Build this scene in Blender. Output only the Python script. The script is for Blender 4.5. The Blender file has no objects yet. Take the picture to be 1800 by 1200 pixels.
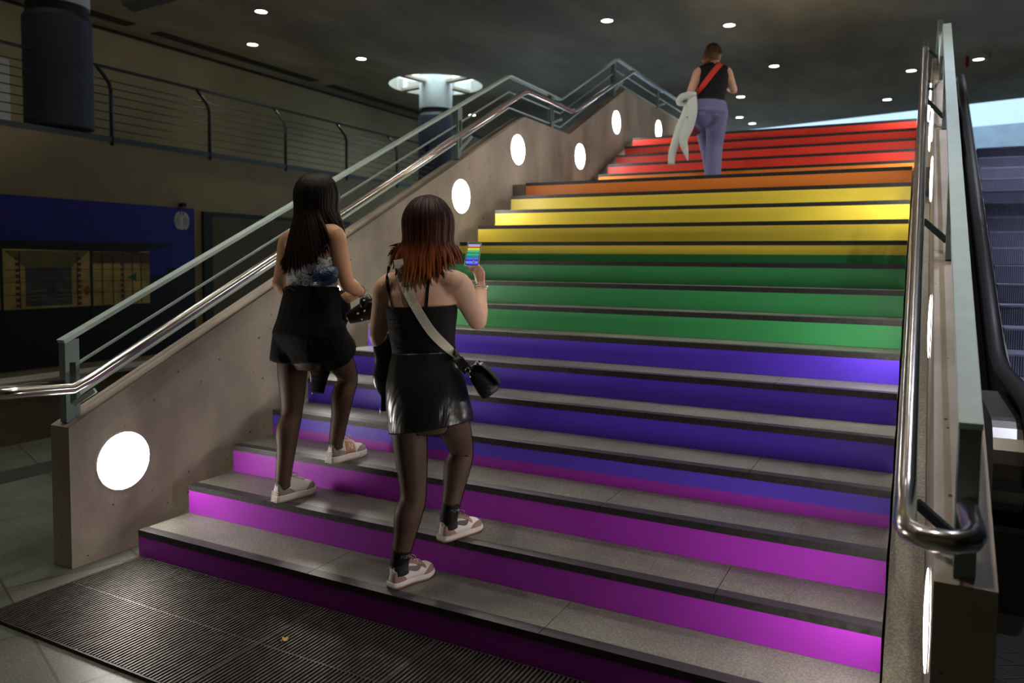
import bpy, bmesh, math, random
from mathutils import Vector as V, Matrix
from mathutils.bvhtree import BVHTree
random.seed(7)
PI = math.pi
SC = bpy.context.scene
COL = SC.collection

# ------------------------------------------------------------------ camera
CAM_C = V((3.60155, -2.61697, 1.58775))
YAW, PITCH, ROLL, FPX, PPY = 0.48445, -0.05854, 0.00905, 1350.734, 537.283
FW = V((-math.sin(YAW)*math.cos(PITCH), math.cos(YAW)*math.cos(PITCH), math.sin(PITCH)))
_rt = V((math.cos(YAW), math.sin(YAW), 0)); _up = _rt.cross(FW)
RX = math.cos(ROLL)*_rt + math.sin(ROLL)*_up
UX = -math.sin(ROLL)*_rt + math.cos(ROLL)*_up
cd = bpy.data.cameras.new('camera'); cam = bpy.data.objects.new('camera', cd); COL.objects.link(cam)
m = Matrix((RX, UX, -FW)).transposed().to_4x4(); m.translation = CAM_C
cam.matrix_world = m
cd.sensor_width = 36; cd.lens = FPX*36/1800; cd.shift_y = (PPY-600)/1800
cd.dof.use_dof = True; cd.dof.focus_distance = 3.6; cd.dof.aperture_fstop = 2.4
SC.camera = cam
def at(u, v, d):
    """the point d metres along the view axis that the photograph shows at pixel u, v"""
    return CAM_C + (FW + RX*((u-900)/FPX) - UX*((v-PPY)/FPX))*d

# ------------------------------------------------------------------ world, exposure
SC.view_settings.view_transform = 'Standard'; SC.view_settings.look = 'None'
SC.view_settings.exposure = 0.0; SC.view_settings.gamma = 1.0; SC.view_settings.use_curve_mapping = False
W = bpy.data.worlds.new('sky'); SC.world = W; W.use_nodes = True
W.node_tree.nodes['Background'].inputs[0].default_value = (0.50, 0.74, 1.0, 1)
W.node_tree.nodes['Background'].inputs[1].default_value = 1.5
sl = bpy.data.lights.new('daylight', 'SUN'); sl.energy = 1.5; sl.color = (.78, .90, 1.0); sl.angle = .6
so_ = bpy.data.objects.new('daylight', sl); COL.objects.link(so_); so_.rotation_euler = (math.radians(42), 0, math.radians(-12))
LAMP_E = 42.0          # radiance of the round wall lamps
SPOT_W = 140.0          # each ceiling downlight

# ------------------------------------------------------------------ materials
def rgb(c): return (c[0], c[1], c[2], 1)
def M(name, col, rough=.5, metal=0., spec=.5, var=0., scale=6., bump=0., bscale=60., alpha=1., coat=0., col2=None, detail=6, sheen=0.):
    mt = bpy.data.materials.new(name); mt.use_nodes = True
    nt = mt.node_tree; b = nt.nodes['Principled BSDF']
    b.inputs['Base Color'].default_value = rgb(col); b.inputs['Roughness'].default_value = rough
    b.inputs['Metallic'].default_value = metal; b.inputs['Specular IOR Level'].default_value = spec
    b.inputs['Alpha'].default_value = alpha; b.inputs['Coat Weight'].default_value = coat
    b.inputs['Sheen Weight'].default_value = sheen
    tc = nt.nodes.new('ShaderNodeTexCoord')
    if var or col2:
        n = nt.nodes.new('ShaderNodeTexNoise'); n.inputs['Scale'].default_value = scale; n.inputs['Detail'].default_value = detail
        n.inputs['Roughness'].default_value = .62
        nt.links.new(tc.outputs['Object'], n.inputs['Vector'])
        r = nt.nodes.new('ShaderNodeValToRGB')
        a = [max(0, x*(1-var)) for x in col]; c = col2 if col2 else [x*(1+var) for x in col]
        r.color_ramp.elements[0].position = .33; r.color_ramp.elements[0].color = rgb(a)
        r.color_ramp.elements[1].position = .68; r.color_ramp.elements[1].color = rgb(c)
        nt.links.new(n.outputs['Fac'], r.inputs[0]); nt.links.new(r.outputs[0], b.inputs['Base Color'])
    if bump:
        n2 = nt.nodes.new('ShaderNodeTexNoise'); n2.inputs['Scale'].default_value = bscale; n2.inputs['Detail'].default_value = 5
        nt.links.new(tc.outputs['Object'], n2.inputs['Vector'])
        bp = nt.nodes.new('ShaderNodeBump'); bp.inputs['Strength'].default_value = bump; bp.inputs['Distance'].default_value = .01
        nt.links.new(n2.outputs['Fac'], bp.inputs['Height']); nt.links.new(bp.outputs[0], b.inputs['Normal'])
    return mt
def emit(name, col, s):
    mt = bpy.data.materials.new(name); mt.use_nodes = True; b = mt.node_tree.nodes['Principled BSDF']
    b.inputs['Base Color'].default_value = rgb(col); b.inputs['Emission Color'].default_value = rgb(col)
    b.inputs['Emission Strength'].default_value = s
    return mt
def concrete(name, col, pores=True, var=.22, scale=1.6, rough=.75, stretch=None):
    mt = M(name, col, rough, var=0, bump=0); nt = mt.node_tree; b = nt.nodes['Principled BSDF']
    tc = nt.nodes.new('ShaderNodeTexCoord'); vec = tc.outputs['Object']
    if stretch:
        mp = nt.nodes.new('ShaderNodeMapping'); mp.inputs['Scale'].default_value = stretch; nt.links.new(vec, mp.inputs[0]); vec = mp.outputs[0]
    n = nt.nodes.new('ShaderNodeTexNoise'); n.inputs['Scale'].default_value = scale; n.inputs['Detail'].default_value = 8; n.inputs['Roughness'].default_value = .6
    nt.links.new(vec, n.inputs[0])
    r = nt.nodes.new('ShaderNodeValToRGB')
    r.color_ramp.elements[0].position = .3; r.color_ramp.elements[0].color = rgb([c*(1-var) for c in col])
    r.color_ramp.elements[1].position = .7; r.color_ramp.elements[1].color = rgb([c*(1+var) for c in col])
    nt.links.new(n.outputs['Fac'], r.inputs[0]); out = r.outputs[0]
    if pores:
        vo = nt.nodes.new('ShaderNodeTexVoronoi'); vo.inputs['Scale'].default_value = 13; nt.links.new(tc.outputs['Object'], vo.inputs[0])
        vo2 = nt.nodes.new('ShaderNodeTexNoise'); vo2.inputs['Scale'].default_value = 3; nt.links.new(tc.outputs['Object'], vo2.inputs[0])
        ad = nt.nodes.new('ShaderNodeMath'); ad.operation = 'MULTIPLY_ADD'; ad.inputs[1].default_value = .26; ad.inputs[2].default_value = -.062
        nt.links.new(vo2.outputs['Fac'], ad.inputs[0])
        lt = nt.nodes.new('ShaderNodeMath'); lt.operation = 'LESS_THAN'; nt.links.new(vo.outputs['Distance'], lt.inputs[0]); nt.links.new(ad.outputs[0], lt.inputs[1])
        mx = nt.nodes.new('ShaderNodeMix'); mx.data_type = 'RGBA'; mx.inputs[7].default_value = rgb([c*.25 for c in col])
        nt.links.new(lt.outputs[0], mx.inputs[0]); nt.links.new(out, mx.inputs[6]); out = mx.outputs[2]
    nt.links.new(out, b.inputs['Base Color'])
    n2 = nt.nodes.new('ShaderNodeTexNoise'); n2.inputs['Scale'].default_value = 70; nt.links.new(tc.outputs['Object'], n2.inputs[0])
    bp = nt.nodes.new('ShaderNodeBump'); bp.inputs['Strength'].default_value = .12; bp.inputs['Distance'].default_value = .01
    nt.links.new(n2.outputs['Fac'], bp.inputs['Height']); nt.links.new(bp.outputs[0], b.inputs['Normal'])
    return mt
def stone(name, col, rot=None, rough=.42):
    """speckled dark stone slabs; with rot, laid as joints at that angle"""
    mt = M(name, col, rough); nt = mt.node_tree; b = nt.nodes['Principled BSDF']
    tc = nt.nodes.new('ShaderNodeTexCoord')
    def noise(s, lo, hi, a, c, det=6):
        n = nt.nodes.new('ShaderNodeTexNoise'); n.inputs['Scale'].default_value = s; n.inputs['Detail'].default_value = det; n.inputs['Roughness'].default_value = .65
        nt.links.new(tc.outputs['Object'], n.inputs[0]); r = nt.nodes.new('ShaderNodeValToRGB')
        r.color_ramp.elements[0].position = lo; r.color_ramp.elements[0].color = rgb(a); r.color_ramp.elements[1].position = hi; r.color_ramp.elements[1].color = rgb(c)
        nt.links.new(n.outputs['Fac'], r.inputs[0]); return r.outputs[0]
    big = noise(2.2, .3, .7, [c*.7 for c in col], [c*1.3 for c in col])
    fine = noise(110, .4, .72, (.72, .72, .72), (1.75, 1.75, 1.7), 3)
    mul = nt.nodes.new('ShaderNodeMix'); mul.data_type = 'RGBA'; mul.blend_type = 'MULTIPLY'; mul.inputs[0].default_value = 1
    nt.links.new(big, mul.inputs[6]); nt.links.new(fine, mul.inputs[7]); out = mul.outputs[2]
    if rot is not None:
        mp = nt.nodes.new('ShaderNodeMapping'); mp.inputs['Rotation'].default_value = (0, 0, rot); nt.links.new(tc.outputs['Object'], mp.inputs[0])
        br = nt.nodes.new('ShaderNodeTexBrick'); br.inputs['Scale'].default_value = 1; br.inputs['Brick Width'].default_value = 1.15; br.inputs['Row Height'].default_value = .6
        br.inputs['Mortar Size'].default_value = .006; br.inputs['Color1'].default_value = (1, 1, 1, 1); br.inputs['Color2'].default_value = (.72, .74, .72, 1); br.inputs['Mortar'].default_value = (.40, .36, .28, 1)
        nt.links.new(mp.outputs[0], br.inputs[0])
        m2 = nt.nodes.new('ShaderNodeMix'); m2.data_type = 'RGBA'; m2.blend_type = 'MULTIPLY'; m2.inputs[0].default_value = 1
        nt.links.new(out, m2.inputs[6]); nt.links.new(br.outputs['Color'], m2.inputs[7]); out = m2.outputs[2]
    nt.links.new(out, b.inputs['Base Color'])
    return mt

m_wall = concrete('warm grey cast concrete', (.385, .335, .285), True, .34, 1.3, .75, (1, 1.3, .8))
m_ceil = concrete('ceiling concrete', (.31, .255, .175), False, .42, .6, .8, (1, .45, 1))
m_upper = concrete('olive grey concrete', (.46, .375, .215), False, .15, .9, .8)
m_floor = stone('greenish floor slabs', (.11, .118, .096), math.radians(20))
m_tread = stone('dark granite tread', (.114, .112, .095))
m_ramp = stone('granite edge slab', (.17, .152, .118))
m_strip = M('black rubber strip', (.016, .014, .017), .42, var=.4, scale=30)
m_face = M('dark granite edge', (.014, .013, .013), .5, var=.8, scale=45)
VIN = dict(purple=(.31, .026, .40), blue=(.085, .035, .56), lilac=(.10, .05, .56), green=(.042, .29, .095), yellow=(.82, .65, .065), orange=(.80, .235, .035), red=(.72, .045, .028))
m_vinyl = {k: M(k+' vinyl', c, .42, spec=.35, var=.05, scale=3) for k, c in VIN.items()}
m_teal = M('pale teal lacquer', (.48, .60, .58), .38, spec=.5, var=.06, scale=12)
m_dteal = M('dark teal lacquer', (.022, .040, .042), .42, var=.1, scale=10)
m_post = M('grey teal lacquer', (.20, .27, .265), .4, var=.08, scale=10)
m_steel = M('polished steel', (.62, .60, .58), .2, 1.)
m_bsteel = M('brushed steel', (.26, .25, .23), .34, 1.)
m_black = M('black rubber', (.012, .012, .013), .35)
m_dark = M('black panel', (.010, .010, .010), .55)
m_lamp = emit('lamp glass', (1, .93, .86), LAMP_E)
m_spot = emit('downlight glass', (1, .96, .9), 18)
m_ring = M('lamp rim', (.5, .48, .45), .35, .8)
m_col = concrete('column concrete', (.06, .062, .09), False, .1, 2)
m_light = M('white plaster', (.85, .90, .93), .7, var=.05, scale=.6)
m_grate = M('grating bar', (.085, .075, .072), .46, .6, var=.3, scale=18)
m_gdark = M('grating pit', (.006, .006, .006), .8)

# ------------------------------------------------------------------ mesh helpers
class MB:
    def __init__(s): s.v = []; s.f = []
    def add(s, vs, fs):
        o = len(s.v); s.v += [V(x) for x in vs]; s.f += [[o+i for i in f] for f in fs]; return s
    def box(s, a, b):
        x0, y0, z0 = a; x1, y1, z1 = b
        return s.add([(x0,y0,z0),(x1,y0,z0),(x1,y1,z0),(x0,y1,z0),(x0,y0,z1),(x1,y0,z1),(x1,y1,z1),(x0,y1,z1)],
                     [(3,2,1,0),(4,5,6,7),(0,1,5,4),(1,2,6,5),(2,3,7,6),(3,0,4,7)])
    def prism(s, pts, d):
        """closed polygon pts swept by vector d"""
        n = len(pts); p = [V(q) for q in pts]; d = V(d)
        return s.add(p+[q+d for q in p], [list(range(n))[::-1], list(range(n, 2*n))]+[[i, (i+1) % n, n+(i+1) % n, n+i] for i in range(n)])
    def bar(s, p0, p1, w, h, up=(0, 0, 1)):
        p0, p1 = V(p0), V(p1); t = (p1-p0).normalized(); sd = t.cross(V(up))
        if sd.length < 1e-4: sd = V((1, 0, 0))
        sd.normalize(); u = sd.cross(t)
        q = [p0+sd*(a*w/2)+u*(b*h/2) for a, b in ((-1,-1),(1,-1),(1,1),(-1,1))]
        return s.prism(q, p1-p0)
    def rings(s, rs, cap=True, closed=True):
        n = len(rs[0]); o = len(s.v)
        for r in rs: s.v += [V(x) for x in r]
        for k in range(len(rs)-1):
            for i in range(n if closed else n-1):
                j = (i+1) % n; s.f.append([o+k*n+i, o+k*n+j, o+(k+1)*n+j, o+(k+1)*n+i])
        if cap: s.f.append([o+i for i in range(n)][::-1]); s.f.append([o+(len(rs)-1)*n+i for i in range(n)])
        return s
    def tube(s, pts, r, n=10, flat=1., side=None, cap=True, sub=0):
        """round (or, with flat and side, flattened) tube along pts; r one radius or one per point"""
        pts = [V(p) for p in pts]; rr = list(r) if hasattr(r, '__len__') else [r]*len(pts)
        if sub: pts, rr = smooth(pts, rr, sub)
        rs = []; prev = None
        for i, p in enumerate(pts):
            t = (pts[min(i+1, len(pts)-1)]-pts[max(i-1, 0)])
            if t.length < 1e-7: t = V((0, 0, 1))
            t.normalize()
            if side is not None: a = V(side)-t*V(side).dot(t)
            elif prev is None: a = t.cross(V((0, 0, 1))) if abs(t.z) < .9 else t.cross(V((0, 1, 0)))
            else: a = prev-t*prev.dot(t)
            if a.length < 1e-6: a = t.orthogonal()
            a.normalize(); prev = a; b = t.cross(a)
            rs.append([p+a*(math.cos(2*PI*k/n)*rr[i])+b*(math.sin(2*PI*k/n)*rr[i]*flat) for k in range(n)])
        return s.rings(rs, cap)
    def ribbon(s, pts, nrm, w, th):
        """flat strap: pts along the middle, nrm the outward normals"""
        rs = []
        for i, p in enumerate(pts):
            t = (pts[min(i+1, len(pts)-1)]-pts[max(i-1, 0)]).normalized(); nn = (nrm[i]-t*nrm[i].dot(t)).normalized(); sd = t.cross(nn)
            rs.append([p-sd*w/2, p+sd*w/2, p+sd*w/2+nn*th, p-sd*w/2+nn*th])
        return s.rings(rs)
    def ball(s, c, a, n=14, ax=None):
        c = V(c); a = a if hasattr(a, '__len__') else (a, a, a); X, Y, Z = ax or (V((1,0,0)), V((0,1,0)), V((0,0,1))); rs = []
        for i in range(1, n):
            t = PI*i/n; rs.append([c+X*(a[0]*math.sin(t)*math.cos(2*PI*k/(n+4)))+Y*(a[1]*math.sin(t)*math.sin(2*PI*k/(n+4)))-Z*(a[2]*math.cos(t)) for k in range(n+4)])
        return s.rings(rs)
    def xform(s, fn): s.v = [fn(v) for v in s.v]; return s
    def mesh(s, name):
        me = bpy.data.meshes.new(name); me.from_pydata([tuple(v) for v in s.v], [], s.f); me.update()
        bm = bmesh.new(); bm.from_mesh(me); bmesh.ops.recalc_face_normals(bm, faces=bm.faces); bm.to_mesh(me); bm.free()
        return me
    def build(s, name, mat, parent=None, smooth_=False, bevel=0, sub=0, base=True):
        o = origin(parent) if parent else None
        if o is None:
            if base and s.v:
                xs = [v.x for v in s.v]; ys = [v.y for v in s.v]; o = V(((min(xs)+max(xs))/2, (min(ys)+max(ys))/2, min(v.z for v in s.v)))
            else: o = V((0, 0, 0))
        s.v = [v-o for v in s.v]
        me = s.mesh(name); me.materials.append(mat)
        ob = bpy.data.objects.new(name, me); COL.objects.link(ob)
        if parent: ob.parent = parent
        else: ob.location = o
        if smooth_:
            for p in me.polygons: p.use_smooth = True
        if bevel:
            md = ob.modifiers.new('bevel', 'BEVEL'); md.width = bevel; md.segments = 2; md.limit_method = 'ANGLE'; md.harden_normals = False
        if sub:
            md = ob.modifiers.new('subdiv', 'SUBSURF'); md.levels = sub; md.render_levels = sub
        return ob
def smooth(pts, rr, k):
    P, R = [], []
    n = len(pts)
    for i in range(n-1):
        p0, p1, p2, p3 = pts[max(i-1,0)], pts[i], pts[i+1], pts[min(i+2,n-1)]
        for j in range(k):
            t = j/k
            P.append(.5*((2*p1)+(p2-p0)*t+(2*p0-5*p1+4*p2-p3)*t*t+(3*p1-p0-3*p2+p3)*t**3))
            q0, q1, q2, q3 = rr[max(i-1,0)], rr[i], rr[i+1], rr[min(i+2,n-1)]
            R.append(max(.0005, .5*(2*q1+(q2-q0)*t+(2*q0-5*q1+4*q2-q3)*t*t+(3*q1-q0-3*q2+q3)*t**3)))
    P.append(pts[-1]); R.append(rr[-1]); return P, R
def origin(o):
    v = V((0, 0, 0))
    while o: v = v+o.location; o = o.parent
    return v
def tag(o, label, cat, group=None, kind=None):
    o['label'] = label; o['category'] = cat
    if group: o['group'] = group
    if kind: o['kind'] = kind
    return o
def struct(o): o['kind'] = 'structure'; return o
def empty(name, loc, label, cat, group=None):
    o = bpy.data.objects.new(name, None); COL.objects.link(o); o.location = V(loc); o.empty_display_size = .1
    return tag(o, label, cat, group)
def dup(root, loc, label, group=None, mirror=False):
    r = root.copy(); COL.objects.link(r); r.location = V(loc); r['label'] = label
    if group: r['group'] = group
    for ch in list(root.children):
        c = ch.copy(); COL.objects.link(c); c.parent = r
        for g in list(ch.children):
            d = g.copy(); COL.objects.link(d); d.parent = c
    return r
def remesh(mb, voxel, it=6, fac=.5):
    """one continuous smooth surface from overlapping closed shapes"""
    me = mb.mesh('tmp'); ob = bpy.data.objects.new('tmp', me); COL.objects.link(ob)
    r = ob.modifiers.new('r', 'REMESH'); r.mode = 'VOXEL'; r.voxel_size = voxel; r.use_smooth_shade = True
    if it: s = ob.modifiers.new('s', 'SMOOTH'); s.factor = fac; s.iterations = it
    dg = bpy.context.evaluated_depsgraph_get(); ev = ob.evaluated_get(dg); out = bpy.data.meshes.new_from_object(ev)
    bpy.data.objects.remove(ob)
    for p in out.polygons: p.use_smooth = True
    return out
def link_mesh(me, name, mat, parent):
    o = origin(parent)
    me.transform(Matrix.Translation(-o)); me.materials.clear(); me.materials.append(mat)
    ob = bpy.data.objects.new(name, me); COL.objects.link(ob); ob.parent = parent; return ob

# ------------------------------------------------------------------ geometry of the stair
H, D, LAND, SW = .16, .32192, 2.02633, 3.53538
SL = H/D; Z0 = -.0133
XL, XR, WT = -.153, 3.671, .150
MIR = XL+XR                                   # x -> MIR - x takes the left side to the right
def sy(k): return (k-1)*D if k <= 15 else 14*D+LAND+(k-16)*D
def sz(k): return k*H+Z0+(.1347 if k > 15 else 0)
ZL = sz(15); YH = sy(16)-D; ZH = ZL+.147      # landing height, the riser hidden behind its edge
ZT = sz(20)                                   # upper floor
ZC = 5.7                                      # ceiling
XB = -6.4                                     # edge of the gallery

# ------------------------------------------------------------------ room shell
f = MB().box((-12, -7, -.2), (9, 16, 0)); fl = struct(f.build('floor', m_floor, base=False))
# ceiling with two round skylight holes
def ceiling():
    bm = bmesh.new(); loops = [[(-9.5, -7), (9, -7), (9, 19.31), (5.776, 20.2), (.927, 21.54), (-9.5, 24.4)]]
    for c in SKY: loops.append([(c[0]+1.1*math.cos(2*PI*k/40), c[1]+1.1*math.sin(2*PI*k/40)) for k in range(40)])
    es = []
    for lp in loops:
        vs = [bm.verts.new((x, y, ZC)) for x, y in lp]
        for i in range(len(vs)): es.append(bm.edges.new((vs[i], vs[(i+1) % len(vs)])))
    bmesh.ops.triangle_fill(bm, use_beauty=True, use_dissolve=False, edges=es)
    r = bmesh.ops.extrude_face_region(bm, geom=bm.faces[:])
    for v in r['geom']:
        if isinstance(v, bmesh.types.BMVert): v.co.z += .3
    bmesh.ops.recalc_face_normals(bm, faces=bm.faces)
    me = bpy.data.meshes.new('ceiling'); bm.to_mesh(me); bm.free(); me.materials.append(m_ceil)
    ob = bpy.data.objects.new('ceiling', me); COL.objects.link(ob); return struct(ob)
SKY = [(-6.60, 12.81), (-6.60, 3.75)]
ceiling()
struct(MB().box((-9.7, -7, 3.3), (-9.5, 24.4, ZC)).build('wall_left', m_upper, base=False))
struct(MB().box((XB-.25, -7, 0), (XB, 16, 3.2)).build('wall_lower', m_upper, base=False))
struct(MB().box((-9.7, -7.2, 0), (9, -7, ZC)).build('wall_back', m_upper, base=False))
struct(MB().box((8.8, -7, 0), (9, 24, ZC)).build('wall_right', m_dark, base=False))
struct(MB().box((-9.5, -7, 3.0), (XB-.25, 16, ZT-.02)).box((-9.5, 15.8, 3.0), (9, 24.4, ZT-.02)).box((XL-WT, sy(20)+.4, 3.0), (XR+WT, 15.8, ZT-.03)).build('floor_upper', m_floor, base=False))
far = MB().prism([(-9.7, 30, ZT-.5), (9, 25.2, ZT-.5), (9, 25.2, 12), (-9.7, 30, 12)], (.1, .36, 0)); struct(far.build('wall_far', m_light, base=False))
struct(MB().prism([(-1.0, 24.9, ZT-.1), (9, 22.3, ZT-.1), (9, 22.3, 5.52), (-1.0, 24.9, 5.60)], (.06, .25, 0)).build('wall_parapet', M('blue grey plaster', (.42, .52, .60), .8, var=.12, scale=2), base=False))

def side_wall(name, x0):
    prof = [(-.267, 0), (-.267, .727), (4.78, 3.118), (5.96, 3.108), (7.93, 4.035), (15.8, 4.035), (15.8, 0)]
    w = MB().prism([(x0, y, z) for y, z in prof], (WT, 0, 0)).build(name, m_wall, base=False); return struct(w)
side_wall('wall_stair_left', XL-WT); side_wall('wall_stair_right', XR)
def edge_slab(name, xa, xb):
    b = MB(); ys = [.2+i*1.08 for i in range(5)]
    for i in range(4):
        y0 = ys[i]+.003; y1 = ys[i+1] if i < 3 else 14*D
        b.prism([(xa, y0, SL*y0-.16), (xa, y1, SL*y1-.16), (xa, y1, SL*y1-.10), (xa, y0, SL*y0-.10)], (xb-xa, 0, 0))
    b.box((xa, 14*D, ZL-.2), (xb, YH, ZL-.012))
    y0, y1 = YH, sy(20)+.3
    b.prism([(xa, y0, ZL-.06), (xa, y1, ZL+SL*(y1-y0)-.06), (xa, y1, ZL+SL*(y1-y0)-.012), (xa, y0, ZL-.012)], (xb-xa, 0, 0))
    return struct(b.build(name, m_ramp, base=False))
edge_slab('trim_1', XL+.001, -.006); edge_slab('trim_2', SW+.006, XR-.001)

# ------------------------------------------------------------------ the staircase
st = empty('staircase', (SW/2, 0, 0), 'wide stone staircase whose risers are covered in rainbow coloured vinyl bands', 'staircase')
def core():
    p = [(0.012, 0)]
    for k in range(1, 16): p += [((k-1)*D+.014, sz(k)-.03), (k*D+.014 if k < 15 else YH+.014, sz(k)-.03)]
    p += [(YH+.014, ZH-.03), (sy(16)+.014, ZH-.03)]
    for k in range(16, 21): p += [(sy(k)+.014, sz(k)-.03), (sy(k)+D+.014 if k < 20 else sy(k)+2.5, sz(k)-.03)]
    p = [(p[0][0], 0), (p[1][0], 0)]+p[1:]+[(p[-1][0], 0)]
    q = [p[0]]
    for a in p[1:]:
        if abs(a[0]-q[-1][0])+abs(a[1]-q[-1][1]) > 1e-5: q.append(a)
    return MB().prism([(.012, y, z) for y, z in q], (SW-.024, 0, 0))
core().build('stair_core', m_ramp, st)
steps = [(k, sy(k), sz(k), sy(k)+D) for k in range(1, 15)]+[(15, sy(15), sz(15), YH), (15.5, YH, ZH, sy(16))]+[(k, sy(k), sz(k), sy(k)+D) for k in range(16, 20)]+[(20, sy(20), sz(20), sy(20)+1.3)]
BAND = {1: 'purple', 2: 'purple', 3: 'purple', 4: ('lilac', 'purple', .56), 5: 'blue', 6: 'blue', 7: 'blue', 8: 'green', 9: 'green', 10: 'green', 11: ('yellow', 'green', .52), 12: 'yellow', 13: 'yellow', 14: 'yellow', 15: 'orange', 15.5: 'orange', 16: 'orange', 17: ('red', 'orange', .68), 18: 'red', 19: 'red', 20: 'red'}
zprev = 0
for i, (k, y, z, y1) in enumerate(steps):
    sh = 1.172 if i % 2 == 0 else .59
    xs = [0]+[sh+j*1.18 for j in range(3) if sh+j*1.18 < SW-.1]+[SW]
    t = MB(); s_ = MB(); e_ = MB()
    for a, b in zip(xs[:-1], xs[1:]):
        g0 = .0015 if a > 0 else 0; g1 = .0015 if b < SW else 0
        t.box((a+g0, y+.006, z-.03), (b-g1, y1+.01, z))
        s_.box((a+g0, y-.001, z-.004), (b-g1, y+.058, z+.0015))
        e_.box((a+g0, y-.001, z-.030), (b-g1, y+.006, z-.004))
    tr = t.build('landing' if k == 15 else 'tread', m_tread, st)
    s_.build('nosing_strip', m_strip, tr); e_.build('nosing_edge', m_face, tr)
    c = BAND[k]; zb = zprev+.001; zt = z-.030
    if isinstance(c, str):
        MB().box((0, y, zb), (SW, y+.012, zt)).build('riser_panel', m_vinyl[c], st)['label'] = c+' vinyl riser band'
    else:
        zm = zt-(zt-zb)*c[2]
        rp = MB().box((0, y, zm), (SW, y+.012, zt)).build('riser_panel', m_vinyl[c[0]], st); rp['label'] = f'riser band, {c[0]} above'
        MB().box((0, y, zb), (SW, y+.012, zm)).build('lower_band', m_vinyl[c[1]], rp)['label'] = c[1]+' lower half of the riser'
    zprev = z

# ------------------------------------------------------------------ round wall lamps
def wall_lamp(loc, sx, label):
    t = empty('wall_lamp', loc, label, 'lamp', 'round lamps along the stair walls'); r = .155; x0 = loc[0]; b = MB(); g = MB()
    def ring(rad, dx): return [(x0+sx*dx, loc[1]+rad*math.cos(2*PI*k/48), loc[2]+rad*math.sin(2*PI*k/48)) for k in range(48)]
    b.rings([ring(r+.006, .0006), ring(r+.006, .005), ring(r-.001, .006), ring(r-.001, .0008)], cap=False); b.build('rim', m_ring, t)
    g.rings([ring(r-.001, .001), ring(r-.002, .007), ring(r-.03, .010), ring(r-.09, .0125), ring(.01, .0135)]); g.build('diffuser', m_lamp, t, smooth_=True)
LY = [(.03, .493), (1.66, 1.285), (3.482, 2.177), (4.613, 2.751), (6.284, 2.885), (7.558, 3.509), (9.496, 3.70)]
LN = ['lowest and largest round lamp in the left stair wall, by the first steps', 'second round lamp from the bottom in the left stair wall, behind the long-haired woman', 'round lamp in the left wall beside the head of the red-haired woman', 'round lamp in the left wall at the near end of the landing', 'round lamp in the left wall at the far end of the landing', 'round lamp in the left wall below the peak of the upper railing', 'topmost round lamp in the left wall, just above the top red riser']
RN = ['lowest round lamp in the right stair wall, a thin bright sliver by the wall end', 'second round lamp from the bottom in the right stair wall, behind the handrail', 'third round lamp from the bottom in the right wall beside the yellow risers', 'fourth lamp sliver from the bottom in the right wall beside the orange risers', 'fifth lamp sliver from the bottom in the right wall, along the far landing', 'sixth lamp sliver from the bottom in the right wall, above the landing', 'topmost lamp sliver in the right wall near the upper floor']
for (y, z), a, b in zip(LY, LN, RN):
    wall_lamp((XL, y, z), 1, a); wall_lamp((XR, y, z), -1, b)

# ------------------------------------------------------------------ railings on the stair walls
TOP = [(-.252, 1.168), (4.54, 3.513), (5.836, 3.513), (7.75, 4.43), (12.5, 4.43)]
def path(off, y0=None, y1=None):
    p = [(y, z+off) for y, z in TOP]
    def zat(y):
        for (a, b), (c, d) in zip(p[:-1], p[1:]):
            if a <= y <= c: return b+(d-b)*(y-a)/(c-a)
        return p[0][1] if y < p[0][0] else p[-1][1]
    q = [a for a in p if (y0 is None or a[0] > y0) and (y1 is None or a[0] < y1)]
    if y0 is not None: q = [(y0, zat(y0))]+q
    if y1 is not None: q = q+[(y1, zat(y1))]
    return q, zat
def wall_top(y):
    pr = [(-.267, .727), (4.78, 3.118), (5.96, 3.108), (7.93, 4.035), (15.8, 4.035)]
    for (a, b), (c, d) in zip(pr[:-1], pr[1:]):
        if a <= y <= c: return b+(d-b)*(y-a)/(c-a)
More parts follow.
